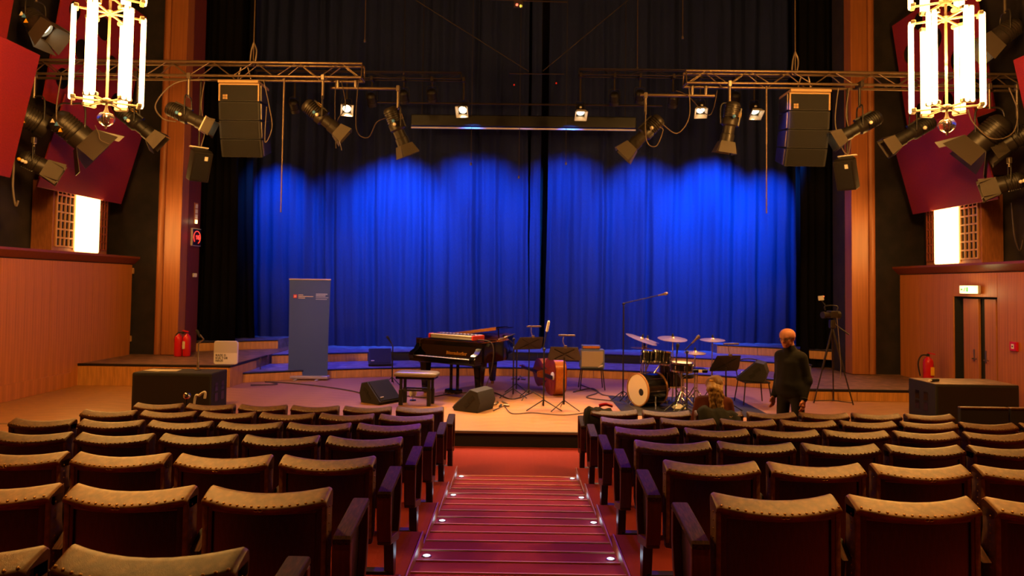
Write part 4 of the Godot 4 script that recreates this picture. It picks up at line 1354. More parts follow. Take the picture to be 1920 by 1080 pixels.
func piano():
	var p = thing("grand_piano", "glossy black concert grand piano with lid slightly raised", "piano", V(-1.30, 0, -11.8), -0.576)
	var side = [Vector2(-0.76, 0.2), Vector2(0.76, 0.2), Vector2(0.76, 0.85)]
	var cv = curve([V(0.76, 0.85, 0), V(0.7, 1.12, 0), V(0.48, 1.38, 0), V(0.26, 1.68, 0), V(0.16, 2.02, 0), V(0.02, 2.32, 0), V(-0.24, 2.46, 0), V(-0.52, 2.42, 0), V(-0.7, 2.26, 0), V(-0.76, 2.0, 0)], 4)
	for q in cv.slice(1):
		side.append(Vector2(q.x, q.y))
	var mb = Mb.new()
	mb.prism(Transform3D(FLATB, V(0, 0.83, 0)), side, 0.36, 0.006)
	part(p, "rim", mb, M.piano)
	mb = Mb.new()
	mb.box(T(V(0, 0.655, -0.13)), V(1.5, 0.07, 0.26), 0.012)
	part(p, "key_bed", mb, M.piano)
	for s in [-1, 1]:
		mb = Mb.new()
		mb.prism(Transform3D(Basis(V(0, 0, -1), V(0, 1, 0), V(1, 0, 0)), V(s * 0.695, 0, 0)), [Vector2(0.0, 0.66), Vector2(0.26, 0.66), Vector2(0.26, 0.96), Vector2(0.2, 0.93), Vector2(0.12, 0.83), Vector2(0.02, 0.79), Vector2(-0.02, 0.73)], 0.13, 0.012)
		part(p, "cheek_arm", mb, M.piano)
	var wk = Mb.new()
	var bk = Mb.new()
	for i in 52:
		var x = -0.613 + 0.0236 * i
		wk.box(T(V(x, 0.713, -0.095)), V(0.0222, 0.022, 0.15), 0.002)
		if i < 51 and not (i % 7) in [1, 4]:
			bk.box(T(V(x + 0.0118, 0.728, -0.13)), V(0.011, 0.018, 0.085), 0.002)
	tag(part(p, "white_keys", wk, M.ivory, "white keys"), "", "", "", "stuff")
	tag(part(p, "black_keys", bk, M.ebony), "", "", "", "stuff")
	part(p, "key_slip", bx(V(0, 0.705, -0.01), V(1.26, 0.04, 0.018), 0.004), M.piano)
	var fb = part(p, "fallboard", bx(V(0, 0.83, -0.19), V(1.26, 0.2, 0.02), 0.006, V(-0.12, 0, 0)), M.piano)
	lettering(fb, "Bösendorfer", 0.055, M.gold, V(-0.02, 0.8, -0.174), V(-0.12, 0, 0), 0.003, "Droid Serif")
	part(p, "front_flap", bx(V(0, 1.022, -0.42), V(1.52, 0.02, 0.46), 0.006), M.piano)
	# raised lid, hinged on the long side
	mb = Mb.new()
	var lid = []
	for q in side:
		lid.append(Vector2(q.x + 0.76, maxf(q.y, 0.66)))
	mb.prism(Transform3D(Basis(V(0, 0, 1), 0.15) * FLATB, V(-0.76, 1.035, 0)), lid, 0.022, 0.004)
	part(p, "lid", mb, M.piano)
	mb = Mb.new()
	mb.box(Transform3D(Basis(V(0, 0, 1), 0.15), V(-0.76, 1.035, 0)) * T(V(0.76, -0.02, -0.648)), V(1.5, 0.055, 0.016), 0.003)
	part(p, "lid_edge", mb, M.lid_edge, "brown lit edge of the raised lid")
	part(p, "lid_prop", tb([V(0.6, 1.0, -0.95), V(0.58, 1.22, -0.95)], 0.012, 8), M.piano)
	mb = Mb.new()
	mb.prism(Transform3D(FLATB, V(0, 1.012, 0)), side, 0.006)
	part(p, "plate", mb, M.bass_rib, "gold brown inside")
	for q in [[-0.62, -0.32], [0.62, -0.32], [-0.3, -2.05]]:
		var l = taper(V(q[0], 0.06, q[1]), 0.6, 0.085, 0.16)
		l.box(T(V(q[0], 0.61, q[1])), V(0.2, 0.08, 0.2), 0.012)
		var lg = part(p, "leg", l, M.piano)
		mb = Mb.new()
		mb.lathe(Transform3D(Basis(V(0, 0, 1), PI / 2), V(q[0] + 0.02, 0.032, q[1])), [Vector2(0, 0), Vector2(0.032, 0), Vector2(0.032, 0.04), Vector2(0, 0.04)], 12)
		part(lg, "castor", mb, M.brass)
	for s in [-0.075, 0.075]:
		part(p, "lyre_post", bx(V(s, 0.36, -0.4), V(0.045, 0.56, 0.045), 0.006), M.piano)
	part(p, "lyre_box", bx(V(0, 0.085, -0.38), V(0.3, 0.075, 0.17), 0.014), M.piano)
	for s in [-0.08, 0.0, 0.08]:
		part(p, "pedal", bx(V(s, 0.06, -0.26), V(0.03, 0.014, 0.13), 0.005), M.brass)
	# the red keyboard lying on the closed front flap
	var px = p.transform
	var k = thing("stage_keyboard", "red electric keyboard lying on top of the grand piano", "keyboard", px * V(0.03, 1.034, -0.38), -0.576 - 0.03)
	part(k, "body", bx(V(0, 0.035, -0.02), V(0.98, 0.06, 0.3), 0.01), M.synth_grey)
	for s in [-1, 1]:
		part(k, "end_cheek", bx(V(s * 0.51, 0.045, -0.01), V(0.045, 0.09, 0.34), 0.014), M.synth_red, "red end cheek")
	part(k, "back_panel", bx(V(0, 0.07, -0.11), V(0.98, 0.03, 0.12), 0.008, V(0.2, 0, 0)), M.synth_grey)
	wk = Mb.new()
	for i in 40:
		wk.box(T(V(-0.468 + 0.024 * i, 0.075, 0.08)), V(0.022, 0.02, 0.13), 0.002)
	tag(part(k, "white_keys", wk, M.ivory), "", "", "", "stuff")
	bk = Mb.new()
	for i in 39:
		if not (i % 7) in [2, 6]:
			bk.box(T(V(-0.456 + 0.024 * i, 0.09, 0.05)), V(0.012, 0.014, 0.08), 0.002)
	tag(part(k, "black_keys", bk, M.ebony), "", "", "", "stuff")
	var kn = Mb.new()
	for i in 22:
		kn.lathe(T(V(-0.44 + 0.042 * i, 0.084, -0.12 + 0.03 * (i % 2))), [Vector2(0.009, 0), Vector2(0.007, 0.016), Vector2(0, 0.016)], 8)
	tag(part(k, "knobs", kn, M.steel), "", "", "", "stuff")
	cable([px * V(0.5, 1.05, -0.3), px * V(0.82, 1.0, -0.4), px * V(0.85, 0.6, -0.38), px * V(0.72, 0.1, -0.3), px * V(0.8, 0.012, -0.1)], "cable hanging down the right flank of the grand piano", 0.008)
	cable([px * V(-0.5, 1.04, -0.28), px * V(-0.62, 1.0, -0.16), px * V(-0.64, 0.85, -0.17), px * V(-0.72, 0.74, -0.15)], "thin cable drooping over the left end of the piano keys", 0.005)
	# bench
	var b = thing("piano_bench", "grey leather piano bench with black legs before the grand piano", "bench", foot(781, 758, 0.0), -0.12)
	var rings = []
	for q in [[0.0, 0.9], [0.012, 0.985], [0.035, 1.0], [0.055, 0.985], [0.072, 0.9], [0.08, 0.7]]:
		var r = []
		for i in 28:
			var a = TAU * i / 28.0
			var c = cos(a); var s = sin(a)
			r.append(V(0.37 * q[1] * signf(c) * pow(absf(c), 0.25), 0.475 + q[0], 0.18 * q[1] * signf(s) * pow(absf(s), 0.3)))
		rings.append(r)
	mb = Mb.new()
	mb.loft(rings)
	part(b, "cushion", mb, M.bench_leather, "grey leather cushion")
	part(b, "frame", bx(V(0, 0.455, 0), V(0.66, 0.04, 0.3), 0.006), M.piano)
	for x in [-0.24, 0.24]:
		for z in [-0.12, 0.12]:
			part(b, "leg", bx(V(x, 0.345, z), V(0.045, 0.2, 0.045), 0.005), M.black_satin)
			part(b, "leg_sleeve", bx(V(x, 0.13, z), V(0.062, 0.26, 0.062), 0.006), M.black_satin)
	part(b, "crossbar", bx(V(0, 0.25, 0.12), V(0.46, 0.03, 0.025), 0.004), M.black_satin)
	part(b, "crossbar", bx(V(0, 0.25, -0.12), V(0.46, 0.03, 0.025), 0.004), M.black_satin)
	var u = thing("floor_fan", "small pale round object on a short stand under the piano bench", "lamp", foot(774, 751, 0.0))
	mb = Mb.new()
	mb.lathe(along(V(0, 0.13, 0), V(-0.3, 0.35, 1)), [Vector2(0, -0.03), Vector2(0.05, -0.025), Vector2(0.075, 0.0), Vector2(0.07, 0.015), Vector2(0, 0.02)], 18)
	part(u, "head", mb, M.barn_white)
	mb = Mb.new()
	mb.lathe(T(), [Vector2(0, 0), Vector2(0.06, 0), Vector2(0.055, 0.015), Vector2(0.012, 0.02), Vector2(0.012, 0.12), Vector2(0, 0.12)], 14)
	part(u, "stand", mb, M.chrome)

func wedge(label, p: Vector3, turn: float, w := 0.52, k := 1.0):
	var o = thing("stage_monitor", label, "speaker", p, turn)
	var mb = Mb.new()
	mb.prism(T(), [Vector2(-0.2, 0), Vector2(0.24, 0), Vector2(0.28, 0.05), Vector2(-0.06, 0.36), Vector2(-0.2, 0.33), Vector2(-0.25, 0.16)].map(func(q): return q * k), w, 0.012)
	part(o, "cabinet", mb, M.black_matt)
	var sl = atan2(0.31, -0.34)
	mb = Mb.new()
	mb.box(T(V(0.113, 0.208, 0) * k, V(0, 0, sl)), V(0.42 * k, 0.016, w - 0.06), 0.005)
	part(o, "grille", mb, M.grille)
	part(o, "badge", bx(V(0.225, 0.115, w * 0.32) * k, V(0.012, 0.03, 0.07), 0.002, V(0, 0, sl)), M.tag_white, "small white badge")
	for s in [-1, 1]:
		for q in [[-0.08, 0.21, 0.13], [-0.0, 0.11, 0.11]]:
			mb = Mb.new()
			mb.prism(T(V(q[0] * k, q[1] * k, s * (w / 2.0 + 0.001)), V(0, 0, -0.65)), [Vector2(-q[2] / 2, -0.03), Vector2(q[2] / 2, -0.03), Vector2(q[2] / 2, 0.03), Vector2(-q[2] / 2, 0.03)], 0.008)
			part(o, "handle_recess", mb, M.black_wall)
	return o

func tripod(parent, h: float, spread: float, r := 0.011, turn := 0.3, m = null):
	m = M.black_satin if m == null else m
	for k in 3:
		var a = TAU * k / 3.0 + turn
		part(parent, "tripod_leg", tb([V(0, h, 0), V(cos(a) * spread, 0.012, sin(a) * spread)], r * 0.8, 6), m)

func music_stand(label, p: Vector3, h: float, turn: float, tilt: float, lamp: bool):
	var o = thing("music_stand", label, "music stand", p, turn)
	tripod(o, 0.17, 0.27)
	part(o, "pole", tb([V(0, 0.1, 0), V(0, h * 0.6, 0)], 0.016), M.black_satin)
	part(o, "upper_pole", tb([V(0, h * 0.6, 0), V(0, h, 0)], 0.011), M.black_satin)
	var x = T(V(0, h + 0.05, 0), V(tilt, 0, 0))
	var mb = Mb.new()
	mb.prism(x, [Vector2(-0.26, -0.14), Vector2(0.26, -0.14), Vector2(0.27, -0.08), Vector2(0.22, 0.18), Vector2(-0.22, 0.18), Vector2(-0.27, -0.08)], 0.006, 0.002)
	part(o, "desk", mb, M.black_satin)
	mb = Mb.new()
	mb.box(x * T(V(0, -0.14, -0.03)), V(0.52, 0.008, 0.07), 0.003)
	part(o, "ledge", mb, M.black_satin)
	for a in [0.65, -0.65]:
		mb = Mb.new()
		mb.box(x * T(V(0, 0, 0.008), V(0, 0, a)), V(0.4, 0.02, 0.01), 0.003)
		part(o, "rib", mb, M.black_satin)
	if lamp:
		var top = x * V(0.02, 0.19, 0)
		part(o, "lamp_clip", bx(top, V(0.05, 0.04, 0.04), 0.006), M.steel)
		part(o, "lamp_neck", tb(curve([top, top + V(-0.04, 0.08, 0.01), top + V(-0.03, 0.17, -0.01)]), 0.006, 6), M.steel)
		part(o, "lamp_head", bx(top + V(0.02, 0.18, -0.01), V(0.27, 0.025, 0.05), 0.006), M.steel)
	return o

func mic_stand(label, p: Vector3, h: float, head: Vector3, elbow = null, mic := "dark", spread := 0.27):   # head, elbow: from the foot point
	var o = thing("microphone_stand", label, "microphone", p)
	tripod(o, 0.16, spread, 0.012, 0.5)
	var top = V(0, h, 0)
	part(o, "pole", tb([V(0, 0.06, 0), top], 0.013), M.black_satin)
	var from = top
	var back = elbow if elbow != null else top
	if elbow != null:
		part(o, "boom", tb([back, head], 0.009), M.black_satin)
		var mb0 = Mb.new()
		mb0.ball(top, 0.028, 10)
		part(o, "clutch", mb0, M.black_satin)
	else:
		part(o, "upper_pole", tb([top, head], 0.009), M.black_satin)
	var dir = (head - back).normalized()
	var mb = Mb.new()
	if mic == "flat":
		mb.box(along(head + dir * 0.09, dir), V(0.06, 0.19, 0.04), 0.014)
		part(o, "microphone", mb, M.barn_white, "pale flat microphone")
	else:
		mb.lathe(along(head, dir), [Vector2(0, 0), Vector2(0.013, 0.0), Vector2(0.018, 0.11), Vector2(0.027, 0.125), Vector2(0.029, 0.15), Vector2(0.022, 0.175), Vector2(0, 0.182)], 12)
		part(o, "microphone", mb, M.steel if mic == "pale" else M.black_rubber)
	return o

func double_bass():
	var fwd = V(-0.34, 0, -0.94).normalized()      # from the bottom end to the neck
	var fr = V(-0.94, 0, 0.34).normalized()        # what the front plate faces
	var base = foot(1052, 744, 0.0)
	var o = thing("double_bass", "red brown double bass lying on its side behind the music stands", "double bass", base)
	var x = Transform3D(Basis(fwd.cross(fr).normalized(), fwd, fr), V(0, 0.345, 0))
	if x.basis.x.y < 0:
		x.basis = Basis(-x.basis.x, fwd, fwd.cross(fr) if false else -fr * -1.0)
	var half = curve([V(0.0, 0.0, 0), V(0.2, 0.02, 0), V(0.32, 0.13, 0), V(0.345, 0.28, 0), V(0.3, 0.43, 0), V(0.2, 0.53, 0), V(0.185, 0.64, 0), V(0.235, 0.74, 0), V(0.265, 0.86, 0), V(0.2, 1.0, 0), V(0.07, 1.1, 0), V(0.03, 1.13, 0)], 4)
	var poly = []
	for q in half:
		poly.append(Vector2(q.x, q.y))
	for i in range(half.size() - 1, 0, -1):
		poly.append(Vector2(-half[i].x, half[i].y))
	var mb = Mb.new()
	mb.prism(x, poly, 0.2, 0.0, 0.5)
	part(o, "ribs", mb, M.bass_rib, "glossy orange ribs")
	for s in [[0.108, "front_plate"], [-0.108, "back_plate"]]:
		mb = Mb.new()
		mb.prism(x * T(V(0, 0, s[0])), poly.map(func(q): return q * Vector2(1.025, 1.01) - Vector2(0, 0.005)), 0.016, 0.006, 0.5)
		part(o, s[1], mb, M.bass_wood)
	for s in [-1, 1]:
		mb = Mb.new()
		mb.tube(curve([V(s * 0.1, 0.42, 0.118), V(s * 0.13, 0.46, 0.118), V(s * 0.11, 0.55, 0.118), V(s * 0.09, 0.64, 0.118), V(s * 0.11, 0.67, 0.118)]).map(func(q): return x * q), 0.008, 5)
		part(o, "sound_hole", mb, M.bass_ebony)
	mb = Mb.new()
	mb.prism(x * T(V(0, 0.56, 0.18), V(PI / 2, 0, 0)), [Vector2(-0.08, -0.07), Vector2(0.08, -0.07), Vector2(0.05, 0.07), Vector2(-0.05, 0.07)], 0.016)
	part(o, "bridge", mb, M.bass_rib)
	mb = Mb.new()
	mb.box(x * T(V(0, 0.25, 0.15)), V(0.07, 0.36, 0.02), 0.008)
	part(o, "tailpiece", mb, M.bass_ebony)
	mb = Mb.new()
	mb.box(x * T(V(0, 1.3, 0.13)), V(0.05, 0.85, 0.03), 0.01)
	part(o, "fingerboard", mb, M.bass_ebony)
	mb = Mb.new()
	mb.tube([x * V(0, 1.1, 0.08), x * V(0, 1.72, 0.1), x * V(0, 1.86, 0.06)], [0.03, 0.022, 0.03], 8)
	part(o, "neck", mb, M.bass_wood)
	mb = Mb.new()
	var sc = []
	for i in 16:
		var a = i * 0.5
		sc.append(x * V(0, 1.88 + (0.06 - 0.0035 * i) * sin(a), 0.05 + (0.06 - 0.0035 * i) * cos(a)))
	mb.tube(sc, 0.018, 6)
	part(o, "scroll", mb, M.bass_wood)
	mb = Mb.new()
	mb.lathe(Transform3D(x.basis * Basis(V(1, 0, 0), PI / 2), x * V(0.02, 0.12, 0.118)), [Vector2(0, 0.0), Vector2(0.075, 0.0), Vector2(0.07, 0.012), Vector2(0, 0.014)], 16)
	part(o, "round_plate", mb, M.print_white, "pale round plate")

func drum(parent, called, x: Transform3D, r: float, h: float, hm = null, head = null):     # axis along local y, from 0 to h
	var mb = Mb.new()
	mb.lathe(x, [Vector2(0, 0.0), Vector2(r, 0.0), Vector2(r, h), Vector2(0, h)], 28)
	var sh = part(parent, called, mb, M.drum_black)
	for y in [0.0, h]:
		mb = Mb.new()
		mb.lathe(x, [Vector2(r * 0.985, y - 0.014), Vector2(r + 0.014, y - 0.014), Vector2(r + 0.014, y + 0.014), Vector2(r * 0.985, y + 0.014)], 28)
		part(sh, "hoop", mb, M.chrome if hm == null else hm)
	mb = Mb.new()
	mb.lathe(x, [Vector2(r * 0.99, h + 0.002), Vector2(0.0, h + 0.004)], 28)
	part(sh, "drum_head", mb, M.drum_head if head == null else head)
	mb = Mb.new()
	for i in 8:
		var a = TAU * i / 8.0
		mb.box(x * Transform3D(Basis(V(0, 1, 0), -a), V(cos(a) * (r + 0.012), h / 2.0, sin(a) * (r + 0.012))), V(0.02, 0.06, 0.02), 0.004)
		mb.tube([x * V(cos(a) * (r + 0.012), 0.0, sin(a) * (r + 0.012)), x * V(cos(a) * (r + 0.012), h, sin(a) * (r + 0.012))], 0.004, 5)
	tag(part(sh, "lugs", mb, M.chrome), "", "", "", "stuff")
	return sh

func cymbal_stand(called, label, foot_p: Vector3, top: Vector3, r: float, nrm: Vector3, pair := false):
	var o = thing(called, label, "cymbal", foot_p)
	var t = top - foot_p
	for k in 3:
		var a = TAU * k / 3.0 + 0.7
		part(o, "tripod_leg", tb([V(0, 0.34, 0), V(cos(a) * 0.26, 0.012, sin(a) * 0.26)], 0.01, 6), M.chrome)
	part(o, "pole", tb([V(0, 0.1, 0), V(0, t.y * 0.62, 0)], 0.014), M.chrome)
	part(o, "upper_pole", tb([V(0, t.y * 0.62, 0), V(t.x * 0.5, t.y * 0.85, t.z * 0.5), t + nrm.normalized() * 0.05], 0.009), M.chrome)
	for s in ([0.0, -0.035] if pair else [0.0]):
		var mb = Mb.new()
		var prf = [Vector2(0, 0.032), Vector2(0.02, 0.03), Vector2(0.04, 0.012), Vector2(0.06, 0.008), Vector2(r * 0.6, 0.0), Vector2(r, -0.014), Vector2(r, -0.0165), Vector2(r * 0.6, -0.003), Vector2(0.05, 0.004), Vector2(0, 0.02)]
		mb.lathe(along(t + nrm.normalized() * s, nrm * (1.0 if s == 0.0 else -1.0)), prf, 36, 0.6)
		part(o, "cymbal_disc", mb, M.cymbal)
	var mb2 = Mb.new()
	mb2.lathe(along(t + nrm.normalized() * 0.03, nrm), [Vector2(0, 0), Vector2(0.018, 0), Vector2(0.018, 0.02), Vector2(0.01, 0.05), Vector2(0, 0.05)], 10)
	part(o, "wing_nut", mb2, M.black_rubber)
	return o

func drums():
	var c = at(1196, 728, 11.3)
	c.y = 0.285
	var nrm = V(-0.87, 0, 0.5).normalized()
	var o = thing("bass_drum", "black bass drum with cream front head and two mounted toms", "drum", V(c.x, 0, c.z))
	var x = along(V(0, 0.285, 0) - nrm * 0.42, nrm)
	var sh = drum(o, "shell", x, 0.265, 0.42, M.hoop)
	var mb = Mb.new()
	mb.lathe(along(V(0, 0.285, 0) + nrm * 0.006 + V(0.045, -0.03, 0.075), nrm), [Vector2(0.06, 0), Vector2(0.05, 0.004), Vector2(0, 0.004)], 16)
	part(sh, "microphone_hole", mb, M.black_rubber, "dark microphone hole")
	for s in [-1, 1]:
		var q = V(0, 0.2, 0) - nrm * 0.15 + nrm.cross(V(0, 1, 0)) * 0.27 * s
		part(o, "spur", tb([q, V(q.x, 0.01, q.z) + nrm.cross(V(0, 1, 0)) * 0.12 * s + nrm * 0.1], 0.01), M.chrome)
	for q in [[1217, 670, 0.14, 0.17, 11.45], [1240, 670, 0.15, 0.18, 11.35]]:
		var tc = at(q[0], q[1], q[4]) - o.position
		var tm = drum(o, "mounted_tom", along(tc - V(0, q[3] / 2.0, 0), V(0.1, 1, -0.15)), q[2], q[3])
		part(tm, "tom_arm", tb([tc - V(0, q[3] / 2.0, 0), V(tc.x * 0.7, 0.56, tc.z)], 0.012), M.chrome)
	part(o, "pedal", bx(V(0.5, 0.03, -0.36), V(0.28, 0.03, 0.1), 0.008, V(0, 0.52, 0.1)), M.steel)
	# floor tom, snare, low practice drum
	var f = at(1258, 705, 11.7)
	o = thing("floor_tom", "black floor tom on chrome legs behind the bass drum", "drum", V(f.x, 0, f.z))
	drum(o, "shell", T(V(0, 0.3, 0)), 0.2, 0.38)
	for k in 3:
		var a = TAU * k / 3.0
		part(o, "leg", tb([V(cos(a) * 0.215, 0.012, sin(a) * 0.215), V(cos(a) * 0.215, 0.55, sin(a) * 0.215)], 0.008, 6), M.chrome)
	f = at(1278, 687, 11.1)
	o = thing("snare_drum", "shallow snare drum on a chrome stand right of the toms", "drum", V(f.x, 0, f.z))
	drum(o, "shell", along(V(0, f.y - 0.07, 0), V(0.03, 1, 0.03)), 0.175, 0.13)
	tripod(o, 0.3, 0.26, 0.012, 0.2, M.chrome)
	part(o, "pole", tb([V(0, 0.1, 0), V(0, f.y - 0.08, 0)], 0.013), M.chrome)
	for k in 3:
		var a = TAU * k / 3.0
		part(o, "basket_arm", tb([V(0, f.y - 0.2, 0), V(cos(a) * 0.19, f.y - 0.06, sin(a) * 0.19)], 0.008, 6), M.chrome)
	f = at(1307, 694, 11.3)
	o = thing("percussion_pad", "small dark percussion pad on a stand left of the black music stand", "pad", V(f.x, 0, f.z))
	part(o, "pad", bx(V(0, f.y, 0), V(0.3, 0.06, 0.26), 0.014), M.drum_black)
	part(o, "badge", bx(V(0.02, f.y, 0.131), V(0.06, 0.05, 0.004)), M.drum_head)
	part(o, "pole", tb([V(0, 0.1, 0), V(0, f.y, 0)], 0.012), M.chrome)
	tripod(o, 0.3, 0.26, 0.012, 0.9, M.chrome)
	o = thing("drum_stool", "round black drum stool behind the drums", "stool", V(3.0, 0, -11.75))
	mb = Mb.new()
	mb.lathe(T(V(0, 0.44, 0)), [Vector2(0, 0), Vector2(0.17, 0), Vector2(0.18, 0.03), Vector2(0.17, 0.07), Vector2(0, 0.08)], 20)
	part(o, "seat", mb, M.black_satin)
	part(o, "pole", tb([V(0, 0.1, 0), V(0, 0.44, 0)], 0.015), M.chrome)
	tripod(o, 0.28, 0.24, 0.012, 0.1, M.chrome)
	# cymbals
	var fl = func(px, d): return V(at(px, 640, d).x, 0, -d)
	cymbal_stand("crash_cymbal", "tilted crash cymbal at the left of the drum kit, uppermost", fl.call(1206, 11.5), at(1203, 635, 11.5), 0.28, V(0.33, 1, 0.12))
	cymbal_stand("crash_cymbal", "thin cymbal just behind the tilted left crash cymbal", fl.call(1211, 11.8), at(1213, 637, 11.75), 0.22, V(0.2, 1, 0.05))
	cymbal_stand("crash_cymbal", "low cymbal just above the two mounted toms", fl.call(1202, 11.65), at(1208, 652, 11.65), 0.24, V(0.06, 1, -0.05))
	cymbal_stand("ride_cymbal", "flat gold cymbal at the middle of the drum kit", fl.call(1262, 11.6), at(1261, 634, 11.6), 0.255, V(0.03, 1, 0.13))
	cymbal_stand("hi_hat", "pair of hi-hat cymbals right of the middle cymbal, lower", fl.call(1303, 11.4), at(1303, 660, 11.4), 0.185, V(0, 1, 0.08), true)
	cymbal_stand("crash_cymbal", "cymbal at the right of the drum kit, above the music stand", fl.call(1335, 11.6), at(1336, 636, 11.6), 0.215, V(-0.02, 1, 0.08))
	# microphones round the kit
	var p = foot(1168, 750, 0)
	mic_stand("tall boom microphone stand with its boom rising to the right, left of the drums", p, at(1169, 570, -p.z).y, at(1234, 554, -p.z) - p, at(1169, 569, -p.z) - p, "pale", 0.3)
	p = foot(1148, 728, 0)
	p = foot(1178, 752, 0)
	mic_stand("low microphone stand reaching the hole of the bass drum head", p, 0.33, at(1186, 726, -p.z) - p, V(0.0, 0.33, 0), "dark", 0.2)
	var bl = Mb.new()
	bl.ball(at(1190, 727, -p.z) - p, 0.022, 10)
	part(get_child(get_child_count() - 1), "blue_light", bl, M.led_blue, "small blue light")
	p = V(at(1288, 700, 10.7).x, 0, -10.7)
	mic_stand("black microphone stand with angled microphone among the drums", p, at(1288, 660, 10.7).y, at(1297, 644, 10.7) - p, at(1284, 657, 10.7) - p, "pale")
	p = V(at(1268, 700, 11.0).x, 0, -11.0)
	mic_stand("short black microphone stand before the snare drum", p, at(1269, 672, 11.0).y, at(1269, 664, 11.0) - p, null, "dark")

func stage_things():
	piano()
	double_bass()
	drums()
	wedge("black stage monitor left of the piano bench, facing right", foot(712, 753, 0), -0.64, 0.5, 1.0)
	wedge("black stage monitor right of the piano bench, its side with two recesses towards the hall", foot(890, 768, 0), PI - 0.5, 0.5, 1.0)
	wedge("dark stage monitor on the low step left of the grand piano", foot(712, 684, 0.206), -1.35, 0.5, 1.0)
	# the chair that carries a monitor
	var p = foot(1412, 757, 0)
	var ch = thing("metal_chair", "thin legged metal chair carrying a stage monitor, near the standing man", "chair", p)
	part(ch, "seat", bx(V(0, 0.4, 0), V(0.46, 0.03, 0.44), 0.012), M.black_satin)
	for s in [[-1, -1], [1, -1], [-1, 1], [1, 1]]:
		part(ch, "leg", tb([V(s[0] * 0.2, 0.4, s[1] * 0.19), V(s[0] * 0.25, 0.01, s[1] * 0.24)], 0.011, 8), M.dark_truss)
	part(ch, "backrest", tb(curve([V(-0.2, 0.4, -0.2), V(-0.2, 0.72, -0.24), V(0.2, 0.72, -0.24), V(0.2, 0.4, -0.2)], 6), 0.011, 8), M.dark_truss)
	wedge("black stage monitor sitting on a metal chair", p + V(0.0, 0.416, 0.03), PI - 0.45, 0.46, 0.95)
	# music stands and microphones
	music_stand("black music stand nearest the grand piano, with clip lamp", foot(991, 748, 0), 0.93, 0.35, 0.75, true)
	music_stand("black music stand in front of the double bass, with clip lamp", foot(1057, 770, 0), 0.86, -0.1, 0.75, true)
	music_stand("black music stand at the right of the drum kit, with clip lamp", V(at(1361, 700, 11.0).x, 0, -11.0), 0.72, 0.25, 0.55, true)
	p = foot(1019, 768, 0)
	mic_stand("microphone stand with pale flat microphone between two music stands", p, at(1019, 655, -p.z).y, at(1025, 622, -p.z) - p, at(1018, 656, -p.z) - p, "flat", 0.33)
	p = foot(735, 722, 0)
	mic_stand("slim black microphone stand at the left end of the grand piano", p, at(735, 648, -p.z).y, at(734, 644, -p.z) - p, null, "dark", 0.2)
	p = foot(962, 745, 0)
	mic_stand("boom microphone stand reaching into the grand piano", p, at(962, 636, -p.z).y, at(952, 631, -p.z) - p, at(966, 626, -p.z) - p, "pale", 0.28)
	p = foot(968, 735, 0)
	mic_stand("second microphone stand beside the grand piano, slightly shorter", p, at(968, 648, -p.z).y, at(957, 640, -p.z) - p, at(972, 652, -p.z) - p, "dark", 0.25)
	# guitar amplifier on a stand
	p = foot(1109, 730, 0)
	var st = thing("amplifier_stand", "black metal stand under the guitar amplifier", "stand", p)
	for s in [[-1, -1], [1, -1], [-1, 1], [1, 1]]:
		part(st, "leg", tb([V(s[0] * 0.2, 0.4, s[1] * 0.12), V(s[0] * 0.24, 0.01, s[1] * 0.18)], 0.011, 8), M.black_satin)
	part(st, "top_frame", bx(V(0, 0.405, 0), V(0.44, 0.02, 0.28), 0.005), M.black_satin)
	var am = thing("guitar_amplifier", "grey blue guitar amplifier with cream cloth, at the back of the stage", "amplifier", p + V(0, 0.416, 0))
	part(am, "cabinet", bx(V(0, 0.19, -0.01), V(0.48, 0.38, 0.24), 0.02), M.tolex)
	var mb = Mb.new()
	mb.prism(T(V(0, 0.19, 0.113)), [Vector2(-0.21, -0.15), Vector2(0.13, -0.15), Vector2(0.21, -0.05), Vector2(0.21, 0.15), Vector2(-0.21, 0.15)], 0.016, 0.004)
	part(am, "speaker_cloth", mb, M.amp_cloth, "cream speaker cloth")
	part(am, "badge", bx(V(0.16, 0.055, 0.114), V(0.1, 0.03, 0.008), 0.003, V(0, 0, 0.3)), M.print_white)
	var hd = thing("small_amplifier", "small orange amplifier head on top of the guitar amplifier", "amplifier", p + V(-0.02, 0.797, 0))
	part(hd, "case", bx(V(0, 0.035, -0.02), V(0.36, 0.07, 0.2), 0.01), M.tolex)
	part(hd, "front_panel", bx(V(0, 0.035, 0.083), V(0.32, 0.045, 0.008), 0.003), M.amp_orange, "orange front panel")
	# roll up banner
	p = foot(577, 712, 0)
	var bn = thing("banner", "tall blue roll-up banner standing left of the grand piano", "banner", p, 0.03)
	part(bn, "base", bx(V(0, 0.055, 0), V(0.88, 0.07, 0.2), 0.02), M.aluminium, "silver base")
	for s in [-0.22, 0.22]:
		part(bn, "foot", bx(V(s, 0.012, 0.08), V(0.06, 0.024, 0.26), 0.008), M.aluminium)
	mb = Mb.new()
	mb.grid(func(u, v): return V((u - 0.5) * (0.815 + 0.045 * v * v), 0.08 + v * 2.0, 0.012 * sin(v * 3.1)), 6, 24, Vector3.BACK)
	var back = Mb.new()
	back.grid(func(u, v): return V((u - 0.5) * (0.815 + 0.045 * v * v), 0.08 + v * 2.0, 0.012 * sin(v * 3.1) - 0.002), 6, 24, Vector3.FORWARD)
	mb.add(back)
	var cloth = part(bn, "fabric", mb, M.banner_blue)
	part(bn, "top_rail", bx(V(0, 2.09, 0), V(0.88, 0.035, 0.03), 0.01), M.aluminium, "silver top rail")
	part(bn, "pole", tb([V(0, 0.08, -0.05), V(0, 2.08, -0.02)], 0.012), M.aluminium)
